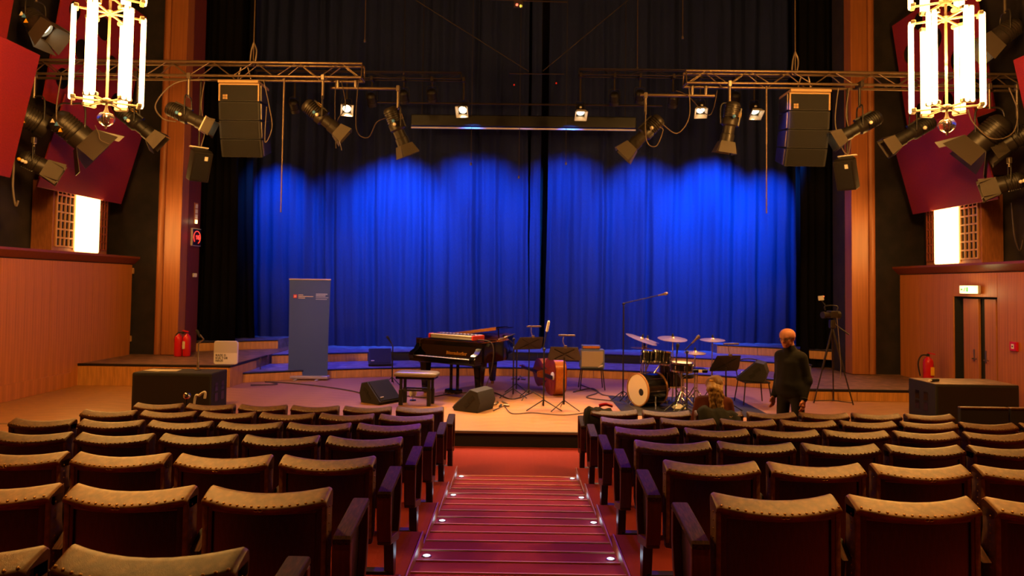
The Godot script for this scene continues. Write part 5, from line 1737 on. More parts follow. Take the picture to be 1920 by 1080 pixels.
	part(cloth, "logo", bx(V(-0.3, 1.735, 0.012), V(0.07, 0.07, 0.004)), M.logo_red, "small red square logo")
	part(cloth, "logo", bx(V(-0.3, 1.735, 0.0145), V(0.028, 0.035, 0.002)), M.paper)
	for i in 3:
		part(cloth, "print_line", bx(V(-0.235 + [0.1, 0.31, 0.14][i] / 2.0, 1.765 - 0.032 * i, 0.012), V([0.1, 0.31, 0.14][i], 0.013, 0.003)), M.paper)
	for i in 4:
		part(cloth, "print_line", bx(V(0.13 + [0.24, 0.2, 0.26, 0.23][i] / 2.0, 1.785 - 0.036 * i, 0.012), V([0.24, 0.2, 0.26, 0.23][i], 0.022 if i < 2 else 0.012, 0.003)), M.print_pale)
	# the two black boxes at the corners of the stage
	for s in [-1.0, 1.0]:
		var b = thing("subwoofer", "large black speaker box lying at the %s front corner of the stage" % ("left" if s < 0 else "right"), "speaker", V(-5.255, 0, -10.48) if s < 0 else V(7.09, 0, -10.55))
		var w = 1.23 if s < 0 else 1.28
		var dp = 0.56 if s < 0 else 0.7
		part(b, "cabinet", bx(V(0, 0.3, 0), V(w, 0.6, dp), 0.014), M.black_matt)
		part(b, "top_panel", bx(V(0, 0.601, 0), V(w - 0.02, 0.006, dp - 0.02)), M.tread if s > 0 else M.black_matt)
		part(b, "grille", bx(V(0, 0.3, dp / 2.0 + 0.004), V(w - 0.06, 0.54, 0.012), 0.004), M.lamp_dark)
		for z in [-0.11, 0.11]:
			for y in [0.22, 0.38]:
				part(b, "handle_recess", bx(V(-s * (w / 2.0 + 0.001), y, z), V(0.006, 0.13, 0.1)), M.piano)
	var sh = thing("paper_sheets", "loose sheets of paper on top of the left black speaker box", "paper", V(-5.45, 0.607, -10.5))
	part(sh, "sheet", bx(V(0, 0.002, 0), V(0.3, 0.003, 0.21), 0.0, V(0, 0.1, 0)), M.paper)
	part(sh, "sheet", bx(V(-0.2, 0.004, 0.03), V(0.3, 0.003, 0.21), 0.0, V(0, -0.3, 0)), M.paper)
	var ms = thing("table_microphone", "short microphone stand on the left black speaker box", "microphone", at(371, 692, 10.6) * V(1, 0, 1) + V(0, 0.606, 0))
	mb = Mb.new()
	mb.lathe(T(), [Vector2(0, 0), Vector2(0.05, 0), Vector2(0.05, 0.012), Vector2(0.02, 0.02), Vector2(0.02, 0.13), Vector2(0.011, 0.15), Vector2(0.011, 0.42), Vector2(0, 0.42)], 14)
	part(ms, "stand", mb, M.steel)
	part(ms, "joint", tb([V(0, 0.42, 0), V(0.08, 0.49, 0), V(0.02, 0.56, 0)], 0.012, 8), M.steel)
	mb = Mb.new()
	mb.lathe(along(V(0.02, 0.52, 0), V(-0.4, 1, 0.2)), [Vector2(0, 0), Vector2(0.014, 0), Vector2(0.024, 0.09), Vector2(0.018, 0.13), Vector2(0, 0.135)], 12)
	part(ms, "microphone", mb, M.black_rubber)
	var mc = thing("hand_microphone", "small dark object with pale end lying on the right black speaker box", "microphone", at(1750, 712, 10.45) * V(1, 0, 1) + V(0, 0.63, 0))
	part(mc, "handle", tb([V(-0.05, 0.0, 0.03), V(0.09, 0.0, -0.02)], 0.022, 10), M.black_rubber)
	part(mc, "tip", tb([V(-0.1, -0.004, 0.05), V(-0.05, 0.0, 0.03)], 0.016, 10), M.print_white)
	# sign
	p = foot(424, 682, 0.415)
	p.z = -12.86
	p.x = at(424, 662, 12.86).x
	var sg = thing("lettered_sign", "white rounded square sign with a grey top half and black lettering", "sign", V(p.x, 0.42, p.z))
	var rr = []
	for i in 4:
		for k in 5:
			var a = PI / 2 * (i + k / 4.0)
			rr.append(Vector2([1, -1, -1, 1][i] * 0.185 + 0.045 * cos(a), [1, 1, -1, -1][i] * 0.18 + 0.045 * sin(a)))
	mb = Mb.new()
	mb.prism(T(V(0, 0.225, 0)), rr, 0.05, 0.006)
	var pl = part(sg, "plate", mb, M.print_white)
	mb = Mb.new()
	mb.prism(T(V(0, 0.225, 0.0265)), rr.map(func(q): return Vector2(q.x * 0.985, maxf(q.y * 0.985, 0.0))), 0.004)
	part(pl, "upper_half", mb, M.sign_grey, "grey upper half")
	var words = ["RADIO", "KULTUR", "HAUS"]
	for i in 3:
		for k in words[i].length():
			lettering(pl, words[i][k], 0.045, M.print_dark, V(-0.195 + 0.04 * k, 0.175 - 0.052 * i, 0.0265), Vector3.ZERO, 0.003)
	# fire extinguishers
	for q in [[V(-7.08, 0.415, -14.15), "red fire extinguisher standing beside the left pillar", 1.0], [V(8.02, 0.2, -12.9), "red fire extinguisher with black hose before the right wall", 1.15]]:
		var f = thing("fire_extinguisher", q[1], "extinguisher", q[0] + V(0, 0.005, 0), -0.4 if q[2] > 1 else 0.2)
		for s in ([-0.085, 0.085] if q[2] == 1.0 else [0.0]):
			mb = Mb.new()
			mb.lathe(T(V(s, 0, 0)), [Vector2(0, 0), Vector2(0.07, 0), Vector2(0.08, 0.02), Vector2(0.08, 0.38), Vector2(0.065, 0.43), Vector2(0.03, 0.46), Vector2(0.025, 0.48), Vector2(0, 0.48)].map(func(a): return a * q[2]), 18)
			part(f, "cylinder", mb, M.ext_red)
		part(f, "label_panel", bx(V(0.05, 0.24, 0.075) * q[2], V(0.07, 0.16, 0.02), 0.004, V(0, 0.5, 0)), M.paper if q[2] == 1.0 else M.tag_yellow)
		part(f, "valve", bx(V(0, 0.5, 0) * q[2], V(0.05, 0.06, 0.05), 0.01), M.black_rubber)
		part(f, "lever", bx(V(0.05, 0.53, 0) * q[2], V(0.13, 0.025, 0.03), 0.006, V(0, 0, -0.2)), M.ext_red)
		part(f, "hose", tb(curve([V(0, 0.5, 0), V(-0.1, 0.49, 0.02), V(-0.15, 0.36, 0.03), V(-0.12, 0.15, 0.02)].map(func(a): return a * q[2])), 0.014, 8), M.black_rubber)
	# video camera on a tall tripod
	p = foot(1561, 757, 0)
	var vc = thing("camera_tripod", "tall black camera tripod in front of the right pillar", "tripod", p)
	var hd2 = at(1561, 616, -p.z).y
	for q in [[1526, 757], [1563, 752], [1600, 761]]:
		var e = foot(q[0], q[1], 0) - p
		part(vc, "leg", tb([V(0, hd2, 0), V(e.x * 0.55, hd2 * 0.45, e.z * 0.55)], 0.02, 8), M.dark_truss)
		part(vc, "leg_tip", tb([V(e.x * 0.5, hd2 * 0.5, e.z * 0.5), V(e.x, 0.015, e.z)], 0.012, 8), M.dark_truss)
		part(vc, "spreader", tb([V(0, 0.06, 0), V(e.x * 0.94, 0.05, e.z * 0.94)], 0.008, 6), M.black_satin)
	part(vc, "head", bx(V(0, hd2 + 0.08, 0), V(0.1, 0.16, 0.1), 0.02), M.lamp_body)
	part(vc, "pan_arm", tb([V(0.03, hd2 + 0.08, 0.03), V(0.24, hd2 - 0.1, 0.12)], 0.01, 8), M.dark_truss)
	var cm = thing("video_camera", "video camera with small monitor on the tall tripod", "camera", p + V(0, hd2 + 0.16, 0), 0.3)
	part(cm, "body", bx(V(0, 0.09, 0), V(0.16, 0.13, 0.14), 0.016), M.lamp_body)
	mb = Mb.new()
	mb.lathe(along(V(-0.08, 0.08, 0), V(-1, 0, 0)), [Vector2(0, 0), Vector2(0.05, 0), Vector2(0.05, 0.07), Vector2(0.06, 0.08), Vector2(0.06, 0.13), Vector2(0, 0.13)], 16)
	part(cm, "lens", mb, M.lamp_body)
	mb = Mb.new()
	mb.lathe(along(V(0.08, 0.08, 0), V(1, 0, 0)), [Vector2(0, 0), Vector2(0.07, 0), Vector2(0.075, 0.06), Vector2(0, 0.07)], 16)
	part(cm, "eyepiece", mb, M.lamp_body)
	part(cm, "handle", tb(curve([V(-0.15, 0.16, 0), V(-0.15, 0.24, 0), V(0.1, 0.24, 0), V(0.1, 0.16, 0)], 4), 0.012, 6), M.lamp_dark)
	var mon = part(cm, "monitor", bx(V(-0.26, 0.38, 0.02), V(0.1, 0.08, 0.02), 0.006, V(0, -0.3, 0.1)), M.sign_grey, "small pale monitor")
	part(mon, "monitor_arm", tb([V(-0.14, 0.24, 0), V(-0.24, 0.34, 0.01)], 0.007, 6), M.lamp_dark)
	var ld = Mb.new()
	ld.ball(V(-0.2, 0.41, 0.02), 0.012, 8)
	part(mon, "red_light", ld, M.led_red)
	cable([p + V(0.06, hd2 + 0.2, 0.05), p + V(0.08, hd2 - 0.2, 0.08), p + V(0.1, 0.7, 0.1), p + V(0.09, 0.45, 0.1)], "pale cable dangling from the video camera", 0.006, M.pale_cable)
	# things on the walls
	var ex = thing("exit_sign", "lit cream exit sign with green pictogram above the right doors", "sign", V(8.26, 2.06, -12.07), -PI / 2 + 0.12)
	part(ex, "housing", bx(V(0, 0, -0.02), V(0.42, 0.15, 0.06), 0.01), M.white_plastic)
	var fa = part(ex, "lit_face", bx(V(0, 0, 0.012), V(0.41, 0.14, 0.006)), M.sign_glow)
	mb = Mb.new()
	mb.ball(V(-0.075, 0.03, 0.017), V(0.012, 0.012, 0.003), 8)
	mb.tube([V(-0.08, 0.016, 0.017), V(-0.095, -0.012, 0.017), V(-0.075, -0.022, 0.017), V(-0.08, -0.045, 0.017)], 0.006, 5)
	mb.tube([V(-0.095, -0.012, 0.017), V(-0.115, -0.03, 0.017), V(-0.13, -0.03, 0.017)], 0.006, 5)
	mb.tube([V(-0.105, 0.005, 0.017), V(-0.082, 0.016, 0.017), V(-0.055, 0.0, 0.017)], 0.005, 5)
	part(fa, "running_figure", mb, M.green, "green running figure")
	mb = Mb.new()
	mb.prism(T(V(-0.16, 0, 0.017)), [Vector2(-0.02, 0.0), Vector2(0.0, 0.025), Vector2(0.0, 0.01), Vector2(0.025, 0.01), Vector2(0.025, -0.01), Vector2(0.0, -0.01), Vector2(0.0, -0.025)], 0.003)
	part(fa, "arrow", mb, M.green)
	part(fa, "door_pictogram", bx(V(-0.03, 0, 0.016), V(0.035, 0.085, 0.002)), M.green)
	omni(V(0, -0.05, 0.16), Color(1.0, 0.9, 0.6), 0.12, 0.1, ex)
	# the recessed double door of the right wall
	var dr = thing("door_1", "brown double door with dark gaps in the right wall", "door", V(8.47, -0.2, -12.08))
	tag(dr, "", "", "", "structure")
	part(dr, "frame", bx(V(0.06, 1.06, 0), V(0.03, 2.14, 1.1)), M.black_wall)
	part(dr, "door_leaf", bx(V(0.0, 1.05, -0.23), V(0.05, 2.08, 0.4), 0.006), M.door_wood)
	part(dr, "door_leaf", bx(V(0.0, 1.05, 0.27), V(0.05, 2.08, 0.28), 0.006), M.door_wood)
	for z in [-0.14, 0.16]:
		part(dr, "door_handle", tb([V(-0.03, 1.0, z), V(-0.07, 1.0, z), V(-0.07, 1.0, z + 0.11)], 0.011, 8), M.steel)
		part(dr, "handle_plate", bx(V(-0.03, 1.06, z), V(0.01, 0.22, 0.035), 0.003), M.steel)
	struct("trim_3", span(8.36, 8.5, -0.2, 1.93, 11.47, 11.51), M.door_wood)
	var fa2 = thing("fire_alarm", "small red fire alarm box right of the double door", "alarm", V(8.33, 1.12, -11.1), -PI / 2)
	part(fa2, "box", bx(V(0, 0, 0), V(0.16, 0.16, 0.05), 0.012), M.ext_red)
	part(fa2, "window", bx(V(0, 0, 0.026), V(0.06, 0.08, 0.006), 0.002), M.print_white)
	part(fa2, "button", bx(V(0, 0.0, 0.03), V(0.025, 0.025, 0.006), 0.002), M.black_rubber)
	var ck = thing("digital_clock", "small digital clock with red ring on the left jamb", "clock", at(362, 445, 14.95) , 0.0)
	ck.position.x = -7.26
	ck.rotation.y = PI / 2 - 0.12
	part(ck, "case", bx(V(0, 0, -0.02), V(0.34, 0.4, 0.1), 0.012), M.white_plastic)
	var face = part(ck, "face", bx(V(0, 0, 0.031), V(0.31, 0.37, 0.004)), M.clock_face)
	mb = Mb.new()
	var ring = []
	for i in 41:
		ring.append(V(0.125 * cos(TAU * (i / 48.0 - 0.2)), 0.14 * sin(TAU * (i / 48.0 - 0.2)), 0.036))
	mb.tube(ring, 0.006, 5, false)
	part(face, "red_ring", mb, M.led_red, "red ring of light")
	var dg = lettering(face, "16", 0.1, M.led_red, V(-0.05, 0, 0.036))
	omni(V(0, 0, 0.12), Color(1, 0.1, 0.08), 0.02, 0.1, ck)
	var sw = thing("switch_panel", "narrow wall panel with three switches and a pale light on the left jamb", "switch", at(361, 400, 14.95))
	sw.position.x = -7.27
	sw.rotation.y = PI / 2 - 0.3
	part(sw, "plate", bx(V(0, 0, 0), V(0.12, 0.48, 0.02), 0.004), M.sconce_wood)
	for i in 3:
		part(sw, "switch", bx(V(0, 0.16 - 0.115 * i, 0.014), V(0.07, 0.09, 0.012), 0.003), M.sign_grey)
	part(sw, "pale_light", bx(V(0, -0.19, 0.014), V(0.07, 0.09, 0.012), 0.003), M.sign_glow)
	omni(V(0, -0.19, 0.08), Color(1, 0.85, 0.6), 0.01, 0.03, sw)
	var so = thing("wall_socket", "small white wall socket low on the left jamb", "socket", at(357, 516, 14.95))
	so.position.x = -7.27
	so.rotation.y = PI / 2 - 0.3
	part(so, "box", bx(V(0, 0, 0.02), V(0.1, 0.09, 0.05), 0.01), M.white_plastic)
	part(so, "plug", tb([V(-0.03, -0.01, 0.04), V(-0.09, -0.03, 0.07)], 0.016, 8), M.white_plastic)
	for q in [[1693, 505, 14.45, "white end cap", "small white sensor box at the end of the right wall ledge"], [249, 508, 14.45, "", "pale double hook at the upper end of the left wood wall"], [244, 635, 14.45, "", "pale small plate at the lower end of the left wood wall"]]:
		var sn = thing("wall_sensor", q[4], "sensor", at(q[0], q[1], q[2]))
		part(sn, "body", bx(V(0, 0, 0), V(0.05, 0.13, 0.06), 0.012), M.white_plastic if q[3] else M.sconce_pale)
		part(sn, "mount", bx(V(0.04 if q[3] else -0.035, 0, 0), V(0.05, 0.03, 0.03), 0.006), M.steel)
	# cables on the stage floor and lumps of connectors
	var fl = func(l): return l.map(func(q): return foot(q[0], q[1], 0.012))
	cable(fl.call([[497, 716], [540, 718], [600, 724], [660, 733], [690, 742]]), "long dark cable across the floor between banner and left monitor", 0.012)
	cable([foot(489, 672, 0.43), V(-5.35, 0.38, -14.0), foot(492, 712, 0.02), foot(520, 720, 0.02), foot(470, 722, 0.012)], "dark cable hanging over the edge of the left wing", 0.012)
	cable(fl.call([[760, 742], [800, 745], [850, 738], [920, 735], [960, 748], [1000, 735]]), "dark cable snaking under the grand piano", 0.01)
	cable(fl.call([[925, 770], [945, 762], [960, 775], [1000, 774], [1060, 778], [1120, 770]]), "dark cable in front of the music stands", 0.008)
	cable(fl.call([[1075, 735], [1110, 728], [1130, 740], [1160, 745], [1190, 768]]), "tangled dark cable between amplifier and bass drum", 0.01)
	cable(fl.call([[1090, 722], [1120, 735], [1100, 745], [1150, 752], [1170, 758]]), "second dark cable below the guitar amplifier", 0.01)
	cable(fl.call([[1240, 765], [1270, 760], [1300, 766], [1330, 756], [1370, 762]]), "dark cable behind the front chairs, below the drums", 0.01)
	for q in [[938, 762, "cluster of cable connectors right of the right floor monitor"], [972, 712, "dark cluster of connectors behind the piano's rear leg"]]:
		var o = thing("connector_cluster", q[2], "connector", foot(q[0], q[1], 0))
		for i in 5:
			var a = i * 1.3
			part(o, "connector", tb([V(0.06 * cos(a), 0.025 + 0.012 * i, 0.05 * sin(a)), V(0.16 * cos(a + 0.3), 0.02, 0.12 * sin(a + 0.3))], 0.02, 8), M.black_rubber if i % 2 else M.steel)
	var tw = thing("folded_cloth", "small crumpled white cloth on the floor behind the front chairs, below the drums", "cloth", foot(1275, 765, 0.012))
	mb = Mb.new()
	var cn = FastNoiseLite.new()
	cn.seed = 3
	cn.frequency = 4.0
	mb.grid(func(u, v):
		var w = (1.0 - pow(absf(u * 2.0 - 1.0), 3)) * (1.0 - pow(absf(v * 2.0 - 1.0), 3))
		return V((u - 0.5) * 0.26, 0.004 + w * (0.05 + 0.05 * cn.get_noise_2d(u * 1.5, v * 1.5)), (v - 0.5) * 0.2), 16, 14, Vector3.UP)
	part(tw, "cloth", mb, M.print_white)
	# dark rug under the drums, black object tops behind the front row
	single("rug", span(1.75, 4.1, 0.0, 0.012, 10.5, 12.3, 0.004), M.lamp_dark, "dark rug under the drum kit", "rug")
	var gh = thing("curved_handle", "pale curved handle and shiny knob sticking up behind the front row, left", "handle", V(at(365, 745, 8.5).x, -0.216, -8.5))
	var ty = at(365, 735, 8.5).y + 0.216
	part(gh, "handle", tb(curve([V(-0.02, 0.0, 0), V(0.0, ty - 0.12, 0), V(0.06, ty - 0.04, 0), V(0.13, ty + 0.0, 0), V(0.13, ty - 0.08, 0)]), 0.016, 8), M.barn_white)
	mb = Mb.new()
	mb.ball(V(-0.1, ty - 0.05, 0), V(0.045, 0.045, 0.045), 12)
	part(gh, "knob", mb, M.chrome)
	part(gh, "knob_post", tb([V(-0.1, 0, 0), V(-0.1, ty - 0.05, 0)], 0.012, 8), M.black_satin)

# ---------------------------------------------------------------- people
func blob(bones: Array, cell: float, k: float) -> Mb:       # tapered capsules [a, b, ra, rb] joined by a smooth minimum, meshed as surface nets
	var lo = V(1e9, 1e9, 1e9)
	var hi = -lo
	for b in bones:
		var r = maxf(b[2], b[3])
		for q in [b[0], b[1]]:
			lo = lo.min(q - V(r, r, r))
			hi = hi.max(q + V(r, r, r))
	lo -= Vector3.ONE * cell * 3.0
	hi += Vector3.ONE * cell * 3.0
	var nx = int((hi.x - lo.x) / cell) + 2
	var ny = int((hi.y - lo.y) / cell) + 2
	var nz = int((hi.z - lo.z) / cell) + 2
	var g = PackedFloat32Array()
	g.resize(nx * ny * nz)
	g.fill(1.0)
	for b in bones:
		var a: Vector3 = b[0]
		var ab: Vector3 = b[1] - a
		var l2 = maxf(ab.length_squared(), 1e-9)
		var ra: float = b[2]
		var dr: float = b[3] - ra
		var m = maxf(b[2], b[3]) + k + cell * 2.0
		var p0 = (a.min(b[1]) - V(m, m, m) - lo) / cell
		var p1 = (a.max(b[1]) + V(m, m, m) - lo) / cell
		for z in range(maxi(0, int(p0.z)), mini(nz, int(p1.z) + 1)):
			for y in range(maxi(0, int(p0.y)), mini(ny, int(p1.y) + 1)):
				var i = (z * ny + y) * nx
				for x in range(maxi(0, int(p0.x)), mini(nx, int(p1.x) + 1)):
					var q = lo + V(x, y, z) * cell - a
					var t = clampf(q.dot(ab) / l2, 0.0, 1.0)
					var d = (q - ab * t).length() - ra - dr * t
					var e = g[i + x]
					var h = maxf(k - absf(d - e), 0.0) / k
					g[i + x] = minf(d, e) - h * h * k * 0.25
	var idx = {}
	var vs = []
	var ns = []
	var off = [0, 1, nx, nx + 1, nx * ny, nx * ny + 1, nx * ny + nx, nx * ny + nx + 1]
	for z in nz - 1:
		for y in ny - 1:
			var row = (z * ny + y) * nx
			for x in nx - 1:
				var i = row + x
				var s0 = g[i] < 0.0
				if g[i] > cell * 3.0 or g[i] < -cell * 3.0:
					continue
				var mixed = false
				for o in off:
					if (g[i + o] < 0.0) != s0:
						mixed = true
						break
				if not mixed:
					continue
				var sum = Vector3.ZERO
				var n = 0
				for e in [[0, 1], [2, 3], [4, 5], [6, 7], [0, 2], [1, 3], [4, 6], [5, 7], [0, 4], [1, 5], [2, 6], [3, 7]]:
					var da = g[i + off[e[0]]]
					var db = g[i + off[e[1]]]
					if (da < 0.0) != (db < 0.0):
						var t = da / (da - db)
						var ca = V(e[0] & 1, (e[0] >> 1) & 1, e[0] >> 2)
						var cb = V(e[1] & 1, (e[1] >> 1) & 1, e[1] >> 2)
						sum += ca.lerp(cb, t)
						n += 1
				var c = sum / n
				idx[i] = vs.size()
				vs.append(lo + (V(x, y, z) + c) * cell)
				var w = [g[i], g[i + 1], g[i + nx], g[i + nx + 1], g[i + nx * ny], g[i + nx * ny + 1], g[i + nx * ny + nx], g[i + nx * ny + nx + 1]]
				ns.append(V(lerpf(lerpf(w[1] - w[0], w[3] - w[2], c.y), lerpf(w[5] - w[4], w[7] - w[6], c.y), c.z),
					lerpf(lerpf(w[2] - w[0], w[3] - w[1], c.x), lerpf(w[6] - w[4], w[7] - w[5], c.x), c.z),
					lerpf(lerpf(w[4] - w[0], w[5] - w[1], c.x), lerpf(w[6] - w[2], w[7] - w[3], c.x), c.y)).normalized())
	var mb = Mb.new()
	for i in idx.keys():
		for ax in [[1, nx, nx * ny], [nx, nx * ny, 1], [nx * ny, 1, nx]]:
			if (g[i] < 0.0) == (g[i + ax[0]] < 0.0):
				continue
			var q = [i, i - ax[1], i - ax[1] - ax[2], i - ax[2]]
			if idx.has(q[1]) and idx.has(q[2]) and idx.has(q[3]):
				var j = q.map(func(t): return idx[t])
				mb.quad(vs[j[0]], vs[j[1]], vs[j[2]], vs[j[3]], ns[j[0]], ns[j[1]], ns[j[2]], ns[j[3]])
	return mb

func hand_bones(w: Vector3, dir: Vector3, across: Vector3, curl: float) -> Array:    # from the wrist; across points to the thumb
	var d = dir.normalized()
	var s = (across - d * across.dot(d)).normalized()
	var nrm = d.cross(s)
	var out = [[w, w + d * 0.04 + s * 0.016, 0.024, 0.021], [w, w + d * 0.085 + s * 0.026, 0.021, 0.013], [w, w + d * 0.085 - s * 0.026, 0.021, 0.012], [w + d * 0.03, w + d * 0.085, 0.019, 0.014]]
	var fl = [0.072, 0.08, 0.074, 0.058]
	for i in 4:
		var b = w + d * 0.088 + s * (0.027 - 0.018 * i)
		var e1 = (d + nrm * curl * 0.5).normalized()
		var e2 = (d + nrm * curl * 1.6).normalized()
		out.append([b, b + e1 * fl[i] * 0.52, 0.0095, 0.0085])
		out.append([b + e1 * fl[i] * 0.52, b + e1 * fl[i] * 0.52 + e2 * fl[i] * 0.5, 0.0085, 0.007])
	var tb0 = w + d * 0.028 + s * 0.028
	out.append([tb0, tb0 + (d * 0.7 + s * 0.6).normalized() * 0.04, 0.013, 0.011])
	out.append([tb0 + (d * 0.7 + s * 0.6).normalized() * 0.04, tb0 + (d * 0.7 + s * 0.6).normalized() * 0.04 + (d + s * 0.1 + nrm * curl * 0.5).normalized() * 0.034, 0.011, 0.0085])
	return out

func head_bones(x: Transform3D) -> Array:       # x: origin at the middle of the head, +z towards the face; about 0.23 high
	var l = [
		[V(0, 0.03, -0.028), V(0, 0.036, 0.022), 0.082, 0.077], [V(-0.02, 0.035, -0.01), V(0.02, 0.035, -0.01), 0.078, 0.078],
		[V(0, -0.02, 0.02), V(0, -0.04, 0.035), 0.062, 0.055], [V(0, -0.06, 0.045), V(0, -0.088, 0.068), 0.045, 0.026],
		[V(-0.045, -0.045, 0.01), V(-0.02, -0.085, 0.06), 0.026, 0.02], [V(0.045, -0.045, 0.01), V(0.02, -0.085, 0.06), 0.026, 0.02],
		[V(-0.036, -0.018, 0.06), V(-0.03, -0.04, 0.062), 0.022, 0.02], [V(0.036, -0.018, 0.06), V(0.03, -0.04, 0.062), 0.022, 0.02],
		[V(-0.035, 0.028, 0.078), V(0.035, 0.028, 0.078), 0.016, 0.016],
		[V(0, 0.012, 0.092), V(0, -0.022, 0.112), 0.009, 0.013], [V(-0.011, -0.026, 0.099), V(0.011, -0.026, 0.099), 0.009, 0.009],
		[V(-0.018, -0.055, 0.088), V(0.018, -0.055, 0.088), 0.008, 0.008], [V(-0.015, -0.066, 0.086), V(0.015, -0.066, 0.086), 0.008, 0.008],
		[V(-0.082, 0.012, -0.008), V(-0.085, -0.02, -0.006), 0.014, 0.009], [V(0.082, 0.012, -0.008), V(0.085, -0.02, -0.006), 0.014, 0.009],
	]
	return l.map(func(b): return [x * b[0], x * b[1], b[2], b[3]])

func man():
	var o = thing("person", "bald man in black sweater and glasses standing before the right of the stage", "person", V(3.56, -0.216, -8.56), -1.0)
	var hx = Transform3D(Basis.from_euler(V(0.22, 0.1, 0.02)), V(0.01, 1.615, 0.085))
	var sh = [V(-0.165, 1.375, 0.0), V(0.165, 1.375, 0.0)]
	var el = [V(-0.2, 1.09, -0.03), V(0.205, 1.09, -0.05)]
	var wr = [V(-0.19, 0.86, 0.08), V(0.2, 0.86, 0.02)]
	var hip = [V(-0.095, 0.9, 0), V(0.095, 0.9, 0)]
	var kn = [V(-0.11, 0.49, 0.03), V(0.12, 0.49, 0.02)]
	var an = [V(-0.11, 0.09, -0.02), V(0.14, 0.09, -0.02)]
	var torso = func(g): return [[V(-0.085, 1.3, 0.0), V(-0.08, 1.0, 0.01), 0.1 + g, 0.1 + g], [V(0.085, 1.3, 0.0), V(0.08, 1.0, 0.01), 0.1 + g, 0.1 + g], [V(0, 1.28, 0.02), V(0, 1.03, 0.045), 0.1 + g, 0.11 + g],
		[V(-0.1, 1.38, -0.005), V(0.1, 1.38, -0.005), 0.075 + g, 0.075 + g], [V(0, 1.42, 0.0), V(0, 1.47, 0.03), 0.075 + g, 0.06 + g]]
	var arms = func(g):
		var l = []
		for i in 2:
			l.append([sh[i], el[i], 0.055 + g, 0.044 + g])
			l.append([el[i], wr[i], 0.042 + g, 0.031 + g])
		return l
	var legs = func(g):
		var l = [[V(-0.075, 0.96, 0), V(0.075, 0.96, 0), 0.108 + g, 0.108 + g], [V(-0.075, 0.9, -0.02), V(0.075, 0.9, -0.02), 0.108 + g, 0.108 + g]]
		for i in 2:
			l.append([hip[i], kn[i], 0.082 + g, 0.06 + g])
			l.append([kn[i], an[i], 0.06 + g, 0.042 + g])
		return l
	var body = torso.call(-0.012) + arms.call(-0.008) + legs.call(-0.012)
	body.append([V(0, 1.42, 0.0), hx * V(0, -0.03, -0.02), 0.06, 0.058])
	for i in 2:
		body.append([an[i], an[i] + V(0, -0.045, 0.14), 0.042, 0.035])
	var mb = blob(body, 0.015, 0.05)
	mb.add(blob(head_bones(hx), 0.0055, 0.022))
	for i in 2:
		mb.add(blob(hand_bones(wr[i], V(0.02, -1, 0.25), V(0, 0.1, 1), 0.45), 0.0045, 0.012))
	part(o, "body", mb, M.skin)
	part(o, "sweater", blob(torso.call(0.006) + arms.call(0.008) + [[V(-0.08, 1.0, 0.0), V(-0.08, 0.93, 0.0), 0.112, 0.118], [V(0.08, 1.0, 0), V(0.08, 0.93, 0), 0.112, 0.118], [V(0, 1.0, 0.035), V(0, 0.94, 0.03), 0.112, 0.11], [V(0, 1.46, 0.01), V(0, 1.505, 0.035), 0.066, 0.064]], 0.014, 0.04), M.sweater, "black high-necked sweater")
	part(o, "trousers", blob(legs.call(0.008), 0.014, 0.03), M.trousers)
	for i in 2:
		mb = blob([[an[i] + V(0, -0.02, -0.02), an[i] + V(0, -0.045, 0.15), 0.045, 0.04], [an[i] + V(0, -0.055, -0.03), an[i] + V(0, -0.055, 0.16), 0.032, 0.032]], 0.01, 0.02)
		part(o, "shoe", mb, M.black_rubber)
	mb = Mb.new()
	for s in [-1, 1]:
		var r = []
		for i in 17:
			var a = TAU * i / 16.0
			r.append(hx * V(s * 0.034 + 0.026 * cos(a), 0.006 + 0.019 * sin(a), 0.104 - 0.004 * absf(cos(a))))
		mb.tube(r, 0.0026, 5, false)
		mb.tube([hx * V(s * 0.06, 0.012, 0.102), hx * V(s * 0.084, 0.014, 0.06), hx * V(s * 0.09, 0.01, -0.01)], 0.0024, 5)
	mb.tube([hx * V(-0.009, 0.01, 0.108), hx * V(0.009, 0.01, 0.108)], 0.0025, 5)
	part(o, "glasses", mb, M.black_satin, "dark framed glasses")
	for s in [-1, 1]:
		mb = Mb.new()
		mb.ball(hx * V(s * 0.033, 0.006, 0.078), 0.013, 10)
		var eye = part(o, "eye", mb, M.print_white)
		mb = Mb.new()
		mb.ball(hx * V(s * 0.031, 0.002, 0.087), 0.0065, 8)
		part(eye, "iris", mb, M.print_dark)
	mb = Mb.new()
	mb.tube([hx * V(-0.024, -0.06, 0.09), hx * V(-0.01, -0.058, 0.0955), hx * V(0.01, -0.058, 0.0955), hx * V(0.024, -0.06, 0.09)], [0.003, 0.0055, 0.0055, 0.003], 6)
	part(o, "mouth", mb, M.lips)
	mb = Mb.new()
	var r = []
	var wd = (wr[1] - el[1]).normalized()
	var a0 = wd.cross(V(1, 0, 0)).normalized()
	for i in 17:
		r.append(wr[1] - wd * 0.01 + (a0 * cos(TAU * i / 16.0) + wd.cross(a0) * sin(TAU * i / 16.0)) * 0.037)
	mb.tube(r, 0.009, 6, false)
	part(o, "watch", mb, M.black_rubber, "dark wrist watch")

